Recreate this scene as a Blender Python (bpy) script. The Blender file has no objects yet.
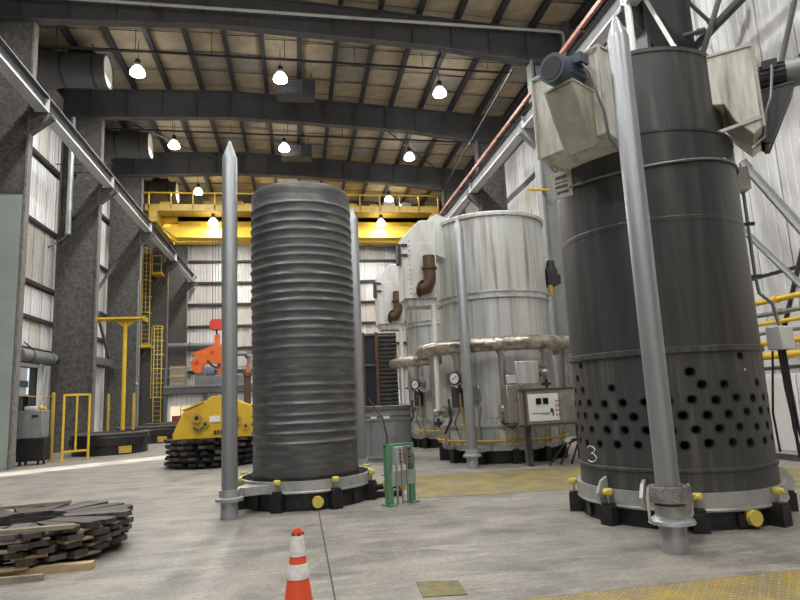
import bpy, bmesh, math, random
from mathutils import Vector, Matrix
random.seed(7)
PI = math.pi
S = bpy.context.scene
COL = S.collection

# ------------------------------------------------------------------ camera
cam = bpy.data.cameras.new('camera'); camo = bpy.data.objects.new('camera', cam); COL.objects.link(camo)
S.camera = camo
cam.sensor_width = 36.0; cam.lens = 36 * 601 / 800
cam.clip_start = .05; cam.clip_end = 400
_r = Vector((0.985, -0.165, -0.045)).normalized()
_f = Vector((0.170, 0.972, 0.160)).normalized()
_r = (_r - _f * _r.dot(_f)).normalized()
_u = _r.cross(_f)
camo.matrix_world = Matrix(((_r.x, _u.x, -_f.x, 0), (_r.y, _u.y, -_f.y, 0), (_r.z, _u.z, -_f.z, 1.6), (0, 0, 0, 1)))

# ------------------------------------------------------------------ world, sun, exposure
w = bpy.data.worlds.new('world'); S.world = w; w.use_nodes = True
w.node_tree.nodes['Background'].inputs[0].default_value = (.80, .90, 1, 1)
w.node_tree.nodes['Background'].inputs[1].default_value = 1.5
sun = bpy.data.lights.new('sun', 'SUN'); suno = bpy.data.objects.new('sun', sun); COL.objects.link(suno)
sun.energy = 30.0; sun.angle = .02; sun.color = (1, .96, .9)
suno.rotation_euler = Vector((.75, .56, -.40)).to_track_quat('-Z', 'Y').to_euler()
S.view_settings.view_transform = 'Standard'; S.view_settings.look = 'None'
S.view_settings.gamma = 1; S.view_settings.use_curve_mapping = False
S.view_settings.exposure = -0.5
LAMP_W = 620.0

# ------------------------------------------------------------------ materials
def mat(name, col, rough=.6, metal=0, col2=None, scale=4, streak=0, amount=.5, bump=0, bscale=40, detail=5, lo=.42, hi=.68, emit=0, spec=.5):
    m = bpy.data.materials.new(name); m.use_nodes = True
    nt = m.node_tree; N = nt.nodes; L = nt.links
    b = N['Principled BSDF']
    b.inputs['Base Color'].default_value = (*col, 1); b.inputs['Roughness'].default_value = rough
    b.inputs['Metallic'].default_value = metal
    b.inputs['Specular IOR Level'].default_value = spec
    if emit:
        b.inputs['Emission Color'].default_value = (*col, 1); b.inputs['Emission Strength'].default_value = emit
        return m
    tc = N.new('ShaderNodeTexCoord')
    if col2:
        mp = N.new('ShaderNodeMapping'); L.new(tc.outputs['Object'], mp.inputs[0])
        if streak: mp.inputs['Scale'].default_value = (1, 1, 1 / streak)
        n = N.new('ShaderNodeTexNoise'); n.inputs['Scale'].default_value = scale; n.inputs['Detail'].default_value = detail
        n.inputs['Roughness'].default_value = .62
        L.new(mp.outputs[0], n.inputs['Vector'])
        r = N.new('ShaderNodeMapRange'); r.inputs[1].default_value = lo; r.inputs[2].default_value = hi
        r.inputs[3].default_value = 0; r.inputs[4].default_value = amount
        L.new(n.outputs['Fac'], r.inputs[0])
        mx = N.new('ShaderNodeMix'); mx.data_type = 'RGBA'
        mx.inputs['A'].default_value = (*col, 1); mx.inputs['B'].default_value = (*col2, 1)
        L.new(r.outputs[0], mx.inputs['Factor']); L.new(mx.outputs['Result'], b.inputs['Base Color'])
    if bump:
        n2 = N.new('ShaderNodeTexNoise'); n2.inputs['Scale'].default_value = bscale; n2.inputs['Detail'].default_value = 4
        L.new(tc.outputs['Object'], n2.inputs['Vector'])
        bp = N.new('ShaderNodeBump'); bp.inputs['Strength'].default_value = bump; bp.inputs['Distance'].default_value = .03
        L.new(n2.outputs['Fac'], bp.inputs['Height']); L.new(bp.outputs[0], b.inputs['Normal'])
    return m

M = {}
M['floor'] = mat('concrete', (.275, .255, .226), .5, 0, (.14, .132, .122), 1.3, 0, .95, .08, 30, 10, .42, .66)
def floor_wear(m):
    nt = m.node_tree; N = nt.nodes; L = nt.links; b = N['Principled BSDF']
    old = b.inputs['Base Color'].links[0].from_socket
    tc = N.new('ShaderNodeTexCoord')
    mp = N.new('ShaderNodeMapping'); mp.inputs['Scale'].default_value = (.8, 3.4, 1); mp.inputs['Rotation'].default_value = (0, 0, .25)
    L.new(tc.outputs['Object'], mp.inputs[0])
    n = N.new('ShaderNodeTexNoise'); n.inputs['Scale'].default_value = 1.1; n.inputs['Detail'].default_value = 8; n.inputs['Roughness'].default_value = .7
    n.inputs['Distortion'].default_value = .6
    L.new(mp.outputs[0], n.inputs['Vector'])
    r = N.new('ShaderNodeMapRange'); r.inputs[1].default_value = .48; r.inputs[2].default_value = .66; r.inputs[4].default_value = .75
    L.new(n.outputs['Fac'], r.inputs[0])
    mx = N.new('ShaderNodeMix'); mx.data_type = 'RGBA'; mx.inputs['B'].default_value = (.39, .363, .322, 1)
    L.new(r.outputs[0], mx.inputs['Factor']); L.new(old, mx.inputs['A'])
    n3 = N.new('ShaderNodeTexNoise'); n3.inputs['Scale'].default_value = 22; n3.inputs['Detail'].default_value = 4
    L.new(tc.outputs['Object'], n3.inputs['Vector'])
    r3 = N.new('ShaderNodeMapRange'); r3.inputs[1].default_value = .35; r3.inputs[2].default_value = .65; r3.inputs[3].default_value = .82; r3.inputs[4].default_value = 1.1
    L.new(n3.outputs['Fac'], r3.inputs[0])
    m2 = N.new('ShaderNodeMix'); m2.data_type = 'RGBA'; m2.blend_type = 'MULTIPLY'; m2.inputs['Factor'].default_value = 1
    L.new(mx.outputs['Result'], m2.inputs['A']); L.new(r3.outputs[0], m2.inputs['B'])
    L.new(m2.outputs['Result'], b.inputs['Base Color'])
floor_wear(M['floor'])
M['joint'] = mat('joint filler', (.07, .065, .06), .8)
M['yellow_floor'] = mat('worn yellow floor paint', (.33, .25, .06), .6, 0, (.20, .17, .105), 2.6, 0, 1, .1, 60, 10, .36, .58)
M['drain'] = mat('ochre steel plate', (.22, .19, .08), .6, .2, (.13, .115, .07), 9, 0, 1, .2, 90)
M['deck'] = mat('roof deck', (.10, .09, .08), .9)
M['insul'] = mat('tan roof insulation', (.50, .42, .295), .75, 0, (.33, .27, .185), 1.3, 0, .8, .1, 6)
M['insul_old'] = mat('grey roof insulation', (.36, .33, .28), .8, 0, (.26, .225, .175), 1.5, 0, .8, .1, 6)
M['beam'] = mat('dark grey painted steel', (.115, .118, .125), .55, .1, (.085, .085, .09), 2, 0, .8)
M['purlin'] = mat('dark purlin steel', (.055, .058, .066), .55, .1)
M['pipe_dark'] = mat('dark pipe', (.05, .05, .055), .5, .2)
M['fire'] = mat('sprayed fireproofing', (.135, .127, .117), .95, 0, (.055, .052, .049), 9, 0, 1, .9, 26, 9, .36, .66)
M['fire_edge'] = mat('pale column edge', (.20, .19, .175), .9, 0, (.10, .095, .09), 8, 0, 1, .7, 30)
M['colpaint'] = mat('grey green column paint', (.27, .31, .28), .5, 0, (.22, .25, .235), 1.2, 0, .8)
M['colgrey'] = mat('grey painted column', (.24, .25, .25), .55, 0, (.17, .17, .17), 2, 3, .7)
M['coldark'] = mat('dark column paint', (.05, .053, .058), .5, .1)
M['clad'] = mat('white wall sheet', (.76, .765, .77), .5, 0, (.60, .58, .54), 1.4, 5, .6)
M['clad_dirty'] = mat('dirty wall sheet', (.64, .61, .57), .6, 0, (.47, .43, .38), 1.2, 5, .7)
M['girt'] = mat('dark girt', (.045, .043, .042), .6)
M['rail'] = mat('pale girder grey', (.62, .64, .67), .45, .1, (.45, .46, .48), 1.5, 0, .6)
M['rail_dark'] = mat('dark girder web', (.05, .05, .052), .6)
M['rust_bar'] = mat('rusty conductor bar', (.26, .10, .06), .6, .2, (.14, .06, .04), 6, 0, .8)
M['white_pipe'] = mat('white pipe', (.66, .66, .65), .45)
M['galv'] = mat('galvanised steel', (.33, .345, .36), .40, .5, (.24, .25, .262), 5, 10, .8, .05, 40)
M['galv2'] = mat('bright zinc sleeve', (.46, .48, .50), .42, .6, (.40, .42, .44), 7, 0, .7)
M['cover'] = mat('oxidised corrugated steel', (.105, .107, .112), .42, .45, (.24, .235, .225), 2.6, .16, .85, .1, 60, 10, .46, .74)
M['soot'] = mat('sooty black steel', (.046, .046, .048), .45, .2, (.105, .102, .097), 6.0, 16, .9, .08, 60, 8, .42, .75)
M['soot2'] = mat('charcoal steel with pale runs', (.068, .068, .070), .45, .25, (.17, .165, .155), 7.0, 16, .85, .08, 60, 8, .48, .75)
M['hole'] = mat('black burner bore', (.006, .006, .006), .9)  # near black walls and bottoms of the bores
M['flange'] = mat('light grey flange', (.50, .51, .51), .42, .5, (.33, .33, .32), 4, 0, .8)
M['black'] = mat('black base paint', (.012, .012, .013), .45, .1, (.03, .03, .03), 6, 0, .7)
M['yellow'] = mat('yellow paint', (.72, .47, .03), .45, 0, (.50, .31, .03), 3, 0, .7)
M['yellow_crane'] = mat('crane yellow paint', (.75, .51, .02), .45, 0, (.55, .36, .02), 1, 0, .6)
M['yellow_dull'] = mat('dull ochre yellow paint', (.50, .34, .06), .5, 0, (.32, .21, .05), 4, 0, .7)
M['yellow_pale'] = mat('pale yellow cap', (.74, .60, .12), .5, 0, (.60, .45, .08), 14, 0, .8)
M['silver'] = mat('stained aluminium jacket', (.60, .61, .60), .42, .4, (.20, .18, .145), 7.5, 26, .9, .04, 30, 8, .48, .72)
M['silver2'] = mat('clean aluminium panel', (.63, .645, .65), .42, .45, (.36, .35, .33), 7, 20, .8)
M['duct'] = mat('off white blower casing', (.70, .695, .63), .5, .05, (.22, .195, .145), 5.0, 7, .95, .04, 30, 9, .45, .72)
M['duct2'] = mat('white exhaust box', (.70, .715, .70), .48, .1, (.42, .40, .35), 2.4, 4, .8)
M['green_yel'] = mat('olive cream motor bracket', (.47, .465, .37), .5, 0, (.30, .29, .22), 4, 0, .7)
M['wrap'] = mat('foil pipe lagging', (.52, .475, .41), .30, .7, (.16, .12, .085), 5, 0, .95, 1.0, 9)
M['rustpipe'] = mat('rusty brown pipe', (.13, .075, .045), .6, .35, (.07, .045, .03), 8, 0, .9)
M['motor'] = mat('blue grey motor', (.085, .115, .155), .45, .2, (.05, .065, .085), 5, 0, .6)
M['motor_dark'] = mat('motor cowl grille', (.045, .045, .05), .7, .2)
M['steel'] = mat('brushed steel', (.47, .46, .44), .35, .8, (.30, .28, .25), 6, 0, .7)
M['white'] = mat('white enamel', (.75, .76, .75), .4)
M['offwhite'] = mat('grubby white plate', (.55, .54, .48), .55, 0, (.40, .38, .32), 9, 0, .8)
M['dark'] = mat('dark grey', (.03, .03, .033), .5)
M['navy'] = mat('navy black panel', (.012, .015, .026), .5)
M['brown'] = mat('brown steel post', (.10, .055, .035), .6)
M['greybox'] = mat('mid grey steel cabinet', (.24, .25, .26), .5, .2, (.18, .185, .19), 3, 0, .8)
M['green'] = mat('machine green paint', (.12, .30, .17), .5, 0, (.08, .21, .12), 5, 0, .7)
M['greenbox'] = mat('pale green grey box', (.36, .42, .38), .5)
M['red'] = mat('red paint', (.55, .045, .02), .45)
M['orange'] = mat('orange paint', (.72, .15, .02), .45, 0, (.5, .09, .02), 4, 0, .6)
M['cone'] = mat('orange cone vinyl', (.85, .10, .03), .45, 0, (.70, .08, .03), 8, 0, .5)
M['reflect'] = mat('white reflective band', (.80, .79, .76), .5, 0, (.62, .60, .56), 25, 0, .8)
M['wood'] = mat('pale timber', (.50, .38, .22), .75, 0, (.35, .26, .15), 3, .2, .9, .1, 30)
M['oldwood'] = mat('weathered timber', (.34, .29, .22), .8, 0, (.18, .15, .12), 5, .2, .9, .2, 30)
M['vane'] = mat('brown black plate steel', (.095, .078, .070), .55, .3, (.045, .038, .036), 8, 0, .9, .1, 50)
M['vane2'] = mat('slate edged plate steel', (.13, .125, .135), .5, .35, (.06, .052, .05), 9, 0, .9, .1, 50)
M['plate_black'] = mat('black plate steel', (.022, .022, .024), .5, .3)
M['chalk'] = mat('chalk', (.75, .75, .75), .9)
M['cable'] = mat('black cable', (.015, .015, .016), .6)
M['conduit'] = mat('grey conduit', (.22, .225, .225), .45, .4)
M['lens'] = mat('lit lamp lens', (1, .98, .94), emit=22)
M['screen'] = mat('black gauge glass', (.01, .01, .012), .2)
M['redbtn'] = mat('red button', (.6, .03, .02), .4)
M['paper'] = mat('white label', (.82, .82, .80), .6)
M['lit'] = mat('lit office window', (.95, .72, .45), emit=.9)
M['redstuff'] = mat('dark red goods', (.25, .05, .03), .6)
M['ground'] = mat('outside ground', (.40, .39, .36), .9)

# ------------------------------------------------------------------ mesh builder
class B:
    def __init__(s): s.bm = bmesh.new(); s.mi = 0; s.sharp = .62
    def _f(s, vs, sm=False):
        try:
            f = s.bm.faces.new(vs); f.smooth = sm; f.material_index = s.mi; return f
        except ValueError: return None
    def box(s, x0, x1, y0, y1, z0, z1, mtx=None):
        P = [Vector((x, y, z)) for x in (x0, x1) for y in (y0, y1) for z in (z0, z1)]
        if mtx: P = [mtx @ p for p in P]
        v = [s.bm.verts.new(p) for p in P]
        for q in ((0, 1, 3, 2), (4, 6, 7, 5), (0, 4, 5, 1), (2, 3, 7, 6), (0, 2, 6, 4), (1, 5, 7, 3)): s._f([v[i] for i in q])
        return s
    def bar(s, a, b, wd, ht, up=(0, 0, 1)):          # rectangular bar from a to b
        a, b = Vector(a), Vector(b); d = b - a; l = d.length; d.normalize()
        u = Vector(up)
        if abs(d.dot(u)) > .98: u = Vector((0, 1, 0))
        x = d.cross(u).normalized(); z = x.cross(d)
        m = Matrix(((x.x, d.x, z.x, a.x), (x.y, d.y, z.y, a.y), (x.z, d.z, z.z, a.z), (0, 0, 0, 1)))
        return s.box(-wd / 2, wd / 2, 0, l, -ht / 2, ht / 2, m)
    def ring(s, c, x, y, r, n): return [s.bm.verts.new(c + x * (r * math.cos(2 * PI * i / n)) + y * (r * math.sin(2 * PI * i / n))) for i in range(n)]
    def cyl(s, a, b, r, r2=None, n=12, caps=True, sm=True):
        a, b = Vector(a), Vector(b); r2 = r if r2 is None else r2
        d = (b - a).normalized(); u = Vector((0, 0, 1)) if abs(d.z) < .9 else Vector((1, 0, 0))
        x = d.cross(u).normalized(); y = d.cross(x).normalized()
        A = s.ring(a, x, y, r, n); C = s.ring(b, x, y, max(r2, 1e-4), n)
        for i in range(n): s._f([A[i], C[i], C[(i + 1) % n], A[(i + 1) % n]], sm)
        if caps: s._f(A); s._f(C[::-1])
        return s
    def tube(s, pts, r, n=8, closed=False):
        pts = [Vector(p) for p in pts]; R = []; N = len(pts); px = None
        for i, p in enumerate(pts):
            a = pts[(i - 1) % N] if (closed or i) else p; b = pts[(i + 1) % N] if (closed or i < N - 1) else p
            d = (b - a).normalized()
            if px is None:
                u = Vector((0, 0, 1)) if abs(d.z) < .9 else Vector((1, 0, 0)); px = d.cross(u).normalized()
            else: px = (px - d * px.dot(d)).normalized()
            R.append(s.ring(p, px, d.cross(px), r[i] if isinstance(r, (list, tuple)) else r, n))
        for i in range(N if closed else N - 1):
            A, C = R[i], R[(i + 1) % N]
            for k in range(n): s._f([A[k], A[(k + 1) % n], C[(k + 1) % n], C[k]], True)
        if not closed: s._f(R[0][::-1]); s._f(R[-1])
        return s
    def lathe(s, prof, n=48, c=(0, 0), a0=0, a1=2 * PI, sm=True, close=False, crisp=True):
        full = abs(a1 - a0 - 2 * PI) < 1e-6; k = n if full else n + 1
        if n >= 48: s.sharp = .17 if crisp else .62
        R = [[s.bm.verts.new((c[0] + r * math.cos(a0 + (a1 - a0) * i / n), c[1] + r * math.sin(a0 + (a1 - a0) * i / n), z)) for i in range(k)] for r, z in prof]
        for j in range(len(prof) - 1 if not close else len(prof)):
            A, C = R[j], R[(j + 1) % len(prof)]
            for i in range(n):
                q = (i + 1) % k; s._f([A[i], A[q], C[q], C[i]], sm)
        if not full and close:
            s._f([r[0] for r in R]); s._f([r[-1] for r in R][::-1])
        return s
    def torus(s, R, r, z, c=(0, 0), n=64, m=10, a0=0, a1=2 * PI):
        full = abs(a1 - a0 - 2 * PI) < 1e-6
        pts = [(c[0] + R * math.cos(a0 + (a1 - a0) * i / n), c[1] + R * math.sin(a0 + (a1 - a0) * i / n), z) for i in range(n if full else n + 1)]
        return s.tube(pts, r, m, full)
    def prism(s, poly, y0, y1, mtx=None):            # polygon in x,z extruded along y
        A = [Vector((x, y0, z)) for x, z in poly]; C = [Vector((x, y1, z)) for x, z in poly]
        if mtx: A = [mtx @ p for p in A]; C = [mtx @ p for p in C]
        A = [s.bm.verts.new(p) for p in A]; C = [s.bm.verts.new(p) for p in C]; n = len(poly)
        s._f(A); s._f(C[::-1])
        for i in range(n): s._f([A[i], C[i], C[(i + 1) % n], A[(i + 1) % n]])
        return s
    def ball(s, c, r, n=10, m=6, sz=1.0):
        c = Vector(c)
        R = [[s.bm.verts.new(c + Vector((r * math.sin(PI * j / m) * math.cos(2 * PI * i / n), r * math.sin(PI * j / m) * math.sin(2 * PI * i / n), sz * r * math.cos(PI * j / m)))) for i in range(n)] for j in range(1, m)]
        t = s.bm.verts.new(c + Vector((0, 0, sz * r))); b = s.bm.verts.new(c - Vector((0, 0, sz * r)))
        for j in range(len(R) - 1):
            for i in range(n): s._f([R[j][i], R[j + 1][i], R[j + 1][(i + 1) % n], R[j][(i + 1) % n]], True)
        for i in range(n): s._f([t, R[0][i], R[0][(i + 1) % n]], True); s._f([b, R[-1][(i + 1) % n], R[-1][i]], True)
        return s
    def done(s, name, mats, parent=None, bevel=0, loc=None):
        me = bpy.data.meshes.new(name)
        bmesh.ops.recalc_face_normals(s.bm, faces=s.bm.faces[:])
        s.bm.to_mesh(me); s.bm.free()
        me.set_sharp_from_angle(angle=s.sharp)
        for m in (mats if isinstance(mats, (list, tuple)) else [mats]): me.materials.append(M[m])
        o = bpy.data.objects.new(name, me); COL.objects.link(o)
        if parent: o.parent = parent
        if loc: o.location = loc
        if bevel:
            bv = o.modifiers.new('bevel', 'BEVEL'); bv.width = bevel; bv.segments = 1; bv.limit_method = 'ANGLE'; bv.angle_limit = .6
        return o

def tag(o, label, cat, group=None, kind=None):
    o['label'] = label; o['category'] = cat
    if group: o['group'] = group
    if kind: o['kind'] = kind
    return o
def thing(name, label, cat, loc=(0, 0, 0), rz=0, group=None):
    o = bpy.data.objects.new(name, None); COL.objects.link(o); o.location = loc; o.rotation_euler = (0, 0, rz)
    o.empty_display_size = .1
    return tag(o, label, cat, group)
def struct(name, b, m, label, cat, bevel=0):
    return tag(b.done(name, m, None, bevel), label, cat, None, 'structure')
def piece(name, src, parent, loc=(0, 0, 0), rot=(0, 0, 0), sc=None):   # another object sharing src's mesh
    o = bpy.data.objects.new(name, src.data if hasattr(src, 'data') else src); COL.objects.link(o); o.parent = parent
    o.location = loc; o.rotation_euler = rot
    if sc: o.scale = sc
    return o
def copy_tree(o, parent=None):
    c = o.copy(); COL.objects.link(c)
    if parent is not None: c.parent = parent
    for ch in list(o.children): copy_tree(ch, c)
    return c
def mesh_only(b, name, m):
    o = b.done(name, m); me = o.data; bpy.data.objects.remove(o); return me

# ------------------------------------------------------------------ building shell
FR = [20.36 + 7.2 * i for i in range(-4, 5)]        # frame lines, -8.4 .. 49.2
YB0, YB1 = -14.0, 50.6
XL, XR = -10.45, 11.3
XLC, XRC = -8.55, 9.1                                # inner faces of the columns
def roof_z(x): return 16.35 - (.028 * (-3 - x) if x < -3 else .058 * (x + 3))

floor = struct('floor', B().box(XL - .3, XR + .3, YB0, YB1 + .3, -.25, 0), 'floor', 'stained grey concrete floor of the furnace hall', 'floor')
B().box(.262, .278, 4.4, 9.35, -.02, .0012).done('floor_joint', 'joint', floor)
B().prism([(1.85, 9.80), (1.95, 10.6), (2.2, 12.6), (6.9, 12.1), (6.7, 9.3)], 0, 1, Matrix(((1, 0, 0, 0), (0, 0, 1, 0), (0, .004, 0, 0), (0, 0, 0, 1)))).done('painted_strip', 'yellow_floor', floor)
B().box(7.4, 9.0, 7.8, 12.2, 0, .004).done('painted_strip', 'yellow_floor', floor)
ck = B().box(1.45, 8.6, 3.2, 4.79, 0, .006)
ck.done('checker_plate', 'yellow_floor', floor)
tr = B()                                              # raised treads of the checker plate
for i in range(170):
    for j in range(34):
        x = 1.50 + i * .0415; y = 3.26 + j * .0448
        a = PI / 4 if (i + j) % 2 else -PI / 4; c_, s_ = math.cos(a), math.sin(a)
        P = [(x + c_ * u - s_ * v, y + s_ * u + c_ * v) for u, v in ((-.020, 0), (0, .006), (.020, 0), (0, -.006))]
        b0 = [tr.bm.verts.new((p[0], p[1], .0061)) for p in P]; t0 = tr.bm.verts.new((x, y, .0105))
        for k in range(4): tr._f([b0[k], b0[(k + 1) % 4], t0])
tro = tr.done('tread', 'yellow_dull', floor); tro['kind'] = 'stuff'
B().prism([(.965, 5.08), (.99, 5.5), (1.345, 5.41), (1.325, 5.03)], 0, 1, Matrix(((1, 0, 0, 0), (0, 0, 1, 0), (0, .008, 0, 0), (0, 0, 0, 1)))).done('drain_cover', 'drain', floor)

# ceiling: deck, insulation panels, purlins
def deck_b():
    b = B(); P = [(XL, roof_z(XL)), (-3, roof_z(-3)), (XR, roof_z(XR))]
    b.prism([(x, z + .32) for x, z in P] + [(x, z + .5) for x, z in reversed(P)], YB0, YB1 + .2); return b
ceiling = struct('ceiling', deck_b(), 'deck', 'dark sloping roof deck over the hall', 'ceiling')
def quilt():
    b = B(); n = 5; V = []
    for j in range(n + 1):
        row = []
        for i in range(n + 1):
            u, v = i / n, j / n
            sag = -.085 * (math.sin(PI * u) * math.sin(PI * v)) ** .6
            row.append(b.bm.verts.new(((u - .5) * 1.42, (v - .5) * 1.41, sag)))
        V.append(row)
    for j in range(n):
        for i in range(n): b._f([V[j][i], V[j][i + 1], V[j + 1][i + 1], V[j + 1][i]], True)
    return b
q1 = mesh_only(quilt(), 'ceiling_panel', 'insul'); q2 = mesh_only(quilt(), 'ceiling_panel', 'insul_old')
PX = [-10.2 + 1.5 * i for i in range(15)]
pur = mesh_only(B().box(-.10, .10, 0, 7.2, -.24, -.21).box(-.02, .02, 0, 7.2, -.24, 0).box(-.075, .075, 0, 7.2, -.03, 0), 'purlin', 'purlin')
for f in range(1, 8):
    y0 = FR[f]
    for k, x in enumerate(PX):
        if f >= 3 or k > 5: piece('purlin', pur, ceiling, (x, y0, roof_z(x) + .22))
        if k < 14 and f >= 2:
            xm = x + .75; sl = math.atan2(roof_z(x + 1.5) - roof_z(x), 1.5)
            for j in range(5):
                if f == 2 and xm < 0: continue
                piece('ceiling_panel', q2 if random.random() < .18 else q1, ceiling, (xm, y0 + .72 + j * 1.44, roof_z(xm) + .30), (random.uniform(-.012, .012), -sl, 0))
for f in range(2, 8):
    b = B()
    for k, x in enumerate(PX[:-1]):
        for j in range(1, 5):
            xm = x + .75; b.box(xm - .73, xm + .73, FR[f] + j * 1.44 - .009, FR[f] + j * 1.44 + .009, roof_z(xm) + .215, roof_z(xm) + .24)
    o = b.done('ceiling_strap', 'purlin', ceiling); o['kind'] = 'stuff'

# rafters (tapered I beams with haunches at the columns)
def rafter(y, label):
    top = [(XL + .2, roof_z(XL)), (-3, roof_z(-3)), (XR - .7, roof_z(XR))]
    top = [(x, z - .03) for x, z in top]
    bot = [(XL + .2, 14.72), (-6, 14.85), (-3, 14.98), (2.5, 14.74), (5.5, 14.58), (9.3, 14.1), (XR - .7, 14.05)]
    b = B().prism([(x, z) for x, z in top] + bot[::-1], y - .02, y + .02)
    for (a, c) in zip(bot[:-1], bot[1:]): b.prism([(a[0], a[1]), (c[0], c[1]), (c[0], c[1] + .04), (a[0], a[1] + .04)], y - .17, y + .17)
    for (a, c) in zip(top[:-1], top[1:]): b.prism([(a[0], a[1] - .04), (c[0], c[1] - .04), (c[0], c[1]), (a[0], a[1])], y - .17, y + .17)
    o = struct('roof_beam', b, 'beam', label, 'beam')
    for x in [-9 + 1.5 * i for i in range(13)]:
        z0 = 14.9 if x < 2 else 14.9 - (x - 2) * .11
        B().box(x - .012, x + .012, y - .15, y - .02, z0, roof_z(x) - .1).done('stiffener', 'beam', o)
    return o
names = ['overhead behind the view', 'overhead near the dark furnace', 'nearest in view, carrying the white pipe', 'second in view, ending by the column with the downspout',
         'third in view, above the second pair of duct nozzles', 'fourth in view, just past the yellow crane', 'last in view, against the end wall']
for y, n in zip(FR[2:], names):
    if y > 19: rafter(y, 'dark grey tapered roof beam, ' + n)

# columns
ORD = ['', '', '', '', 'nearest, its lower part painted grey green', 'second, behind the yellow gate and with the silver downspout', 'third, behind the yellow T post', 'fourth, carrying the caged ladders', 'fifth, at the corner of the end wall']
for i, y in enumerate(FR):
    if i < 4: continue
    o = struct('column', B().box(-10.12, XLC, y - .05, y + .05, 0, 14.7), 'fire', 'fireproofed grey left side column, ' + ORD[i], 'column')
    B().box(XLC - .03, XLC + .04, y - .15, y + .15, 0, 14.66).done('flange', 'fire_edge', o)
    B().box(-10.20, -10.12, y - .15, y + .15, 0, 14.66).done('flange', 'fire', o)
    # corbel under the crane girder
    B().prism([(XLC + .04, 10.7), (XLC + .04, 11.42), (-7.85, 11.42), (-7.85, 11.27)], y - .15, y + .15).done('corbel', 'fire', o)
    B().bar((-10.1, y - .1, 9.0), (XLC - .05, y - .1, 10.8), .12, .3).done('brace', 'fire', o)
    bl = B()
    for k in range(4): bl.box(-9.8 + k * .3, -9.74 + k * .3, y - .09, y - .04, 14.05, 14.7)
    bl.done('anchor_bolt', 'fire', o)['kind'] = 'stuff'
    if i == 4:
        B().box(-10.1, XLC - .05, y - .18, y - .06, .01, 8.6).done('painted_casing', 'colpaint', o)
        B().box(-10.12, XLC - .03, y - .21, y - .05, 8.6, 8.7).done('ledge', 'rail_dark', o)
ORR = ['', '', '', 'beside the bracing and the dark furnace', 'plain grey, between the dark and the silver furnace', 'behind the silver furnace', 'fourth along the right wall', 'fifth along the right wall', 'last on the right, at the end wall']
for i, y in enumerate(FR):
    if i < 3: continue
    m = 'coldark' if i == 3 else ('colgrey' if i == 4 else 'fire')
    o = struct('column', B().box(XRC, 10.35, y - .05, y + .05, 0, 14.2), m, 'right side steel column ' + ORR[i], 'column')
    B().box(XRC - .06, XRC + .03, y - .24, y + .24, 0, 14.2).done('flange', m, o)
    B().box(10.32, 10.40, y - .24, y + .24, 0, 14.2).done('flange', m, o)
    B().prism([(XRC - .06, 10.7), (XRC - .06, 11.42), (8.45, 11.42), (8.45, 11.27)], y - .15, y + .15).done('corbel', m, o)
    B().bar((10.3, y - .1, 9.0), (XRC + .05, y - .1, 10.8), .12, .3).done('brace', m, o)
    if i == 4:
        B().box(10.45, XR - .02, y - .35, y - .06, 12.2, 16.2).done('upper_casing', 'fire_edge', o)  # paler tone than the fireproofing, colouring in the light on this casing
        B().box(10.42, 10.5, y - .37, y - .04, 12.2, 16.2).done('casing_edge', 'fire_edge', o)
        bl = B()
        for k in range(4): bl.box(XRC + .1 + k * .28, XRC + .15 + k * .28, y - .12, y - .05, 13.5, 14.1)
        bl.done('anchor_bolt', 'coldark', o)['kind'] = 'stuff'

# cladding: corrugated sheets between dark girts
def sheet_mesh(wd, ht, m, name='wall_panel'):
    n = max(3, int(wd / .25)); b = B(); prof = []
    for k in range(n):
        x = wd * k / n; s = wd / n
        prof += [(x + .01, 0), (x + s * .62, 0), (x + s * .70, .028), (x + s * .92, .028)]
    prof.append((wd - .01, 0))
    A = [b.bm.verts.new((x, y, .015)) for x, y in prof]; C = [b.bm.verts.new((x, y, ht - .015)) for x, y in prof]
    for i in range(len(prof) - 1): b._f([A[i], A[i + 1], C[i + 1], C[i]])
    return mesh_only(b, name, m)
def clad(wall, org, rz, length, wd, rows, mats):
    d = Vector((math.cos(rz), math.sin(rz), 0)); cache = {}
    n = int(round(length / wd))
    for z0, z1 in rows:
        for k in range(n):
            m = random.choice(mats); key = (round(z1 - z0, 3), m)
            if key not in cache: cache[key] = sheet_mesh(length / n, z1 - z0, m)
            p = Vector(org) + d * (length / n * k)
            piece('wall_panel', cache[key], wall, (p.x, p.y, z0), (0, 0, rz))
DY0, DY1, DZ = 15.9, 17.9, 4.4                       # roller doorway behind the nearest column (lets the sun in)
EY0, EY1, EZ = 24.9, 26.75, 3.45                     # doorway by the grey bin
b = B()
b.box(XL - .3, XL, YB0, DY0, 0, 17).box(XL - .3, XL, DY1, EY0, 0, 17).box(XL - .3, XL, EY1, YB1, 0, 17)
b.box(XL - .3, XL, DY0, DY1, DZ, 17).box(XL - .3, XL, EY0, EY1, EZ, 17)
wl = struct('wall_left', b, 'girt', 'left long wall of pale ribbed sheets between dark girts', 'wall')
ROWL = [(4.22, 5.3), (5.42, 6.65), (6.85, 9.2), (9.3, 11.95), (12.2, 14.2), (14.35, 15.9)]
clad(wl, (XL + .03, 20.6, 0), PI / 2, 28.6, 1.02, ROWL, ['clad', 'clad', 'clad_dirty'])
clad(wl, (XL + .03, EY1 + .15, 0), PI / 2, 22, 1.0, [(.1, 3.95)], ['clad', 'clad_dirty'])
g = B()
for z in (4.1, 5.36, 6.75, 9.25, 12.08, 14.28): g.box(XL + .03, XL + .2, 20.4, 50, z - .07, z + .07)
g.done('girt', 'girt', wl)
jb = B().box(XL - .05, XL + .16, EY1, EY1 + .18, 0, EZ + .1); jb.box(XL - .05, XL + .12, EY0 - .12, EY0, 0, EZ + .1); jb.box(XL - .05, XL + .12, EY0, EY1, EZ, EZ + .12)
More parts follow.
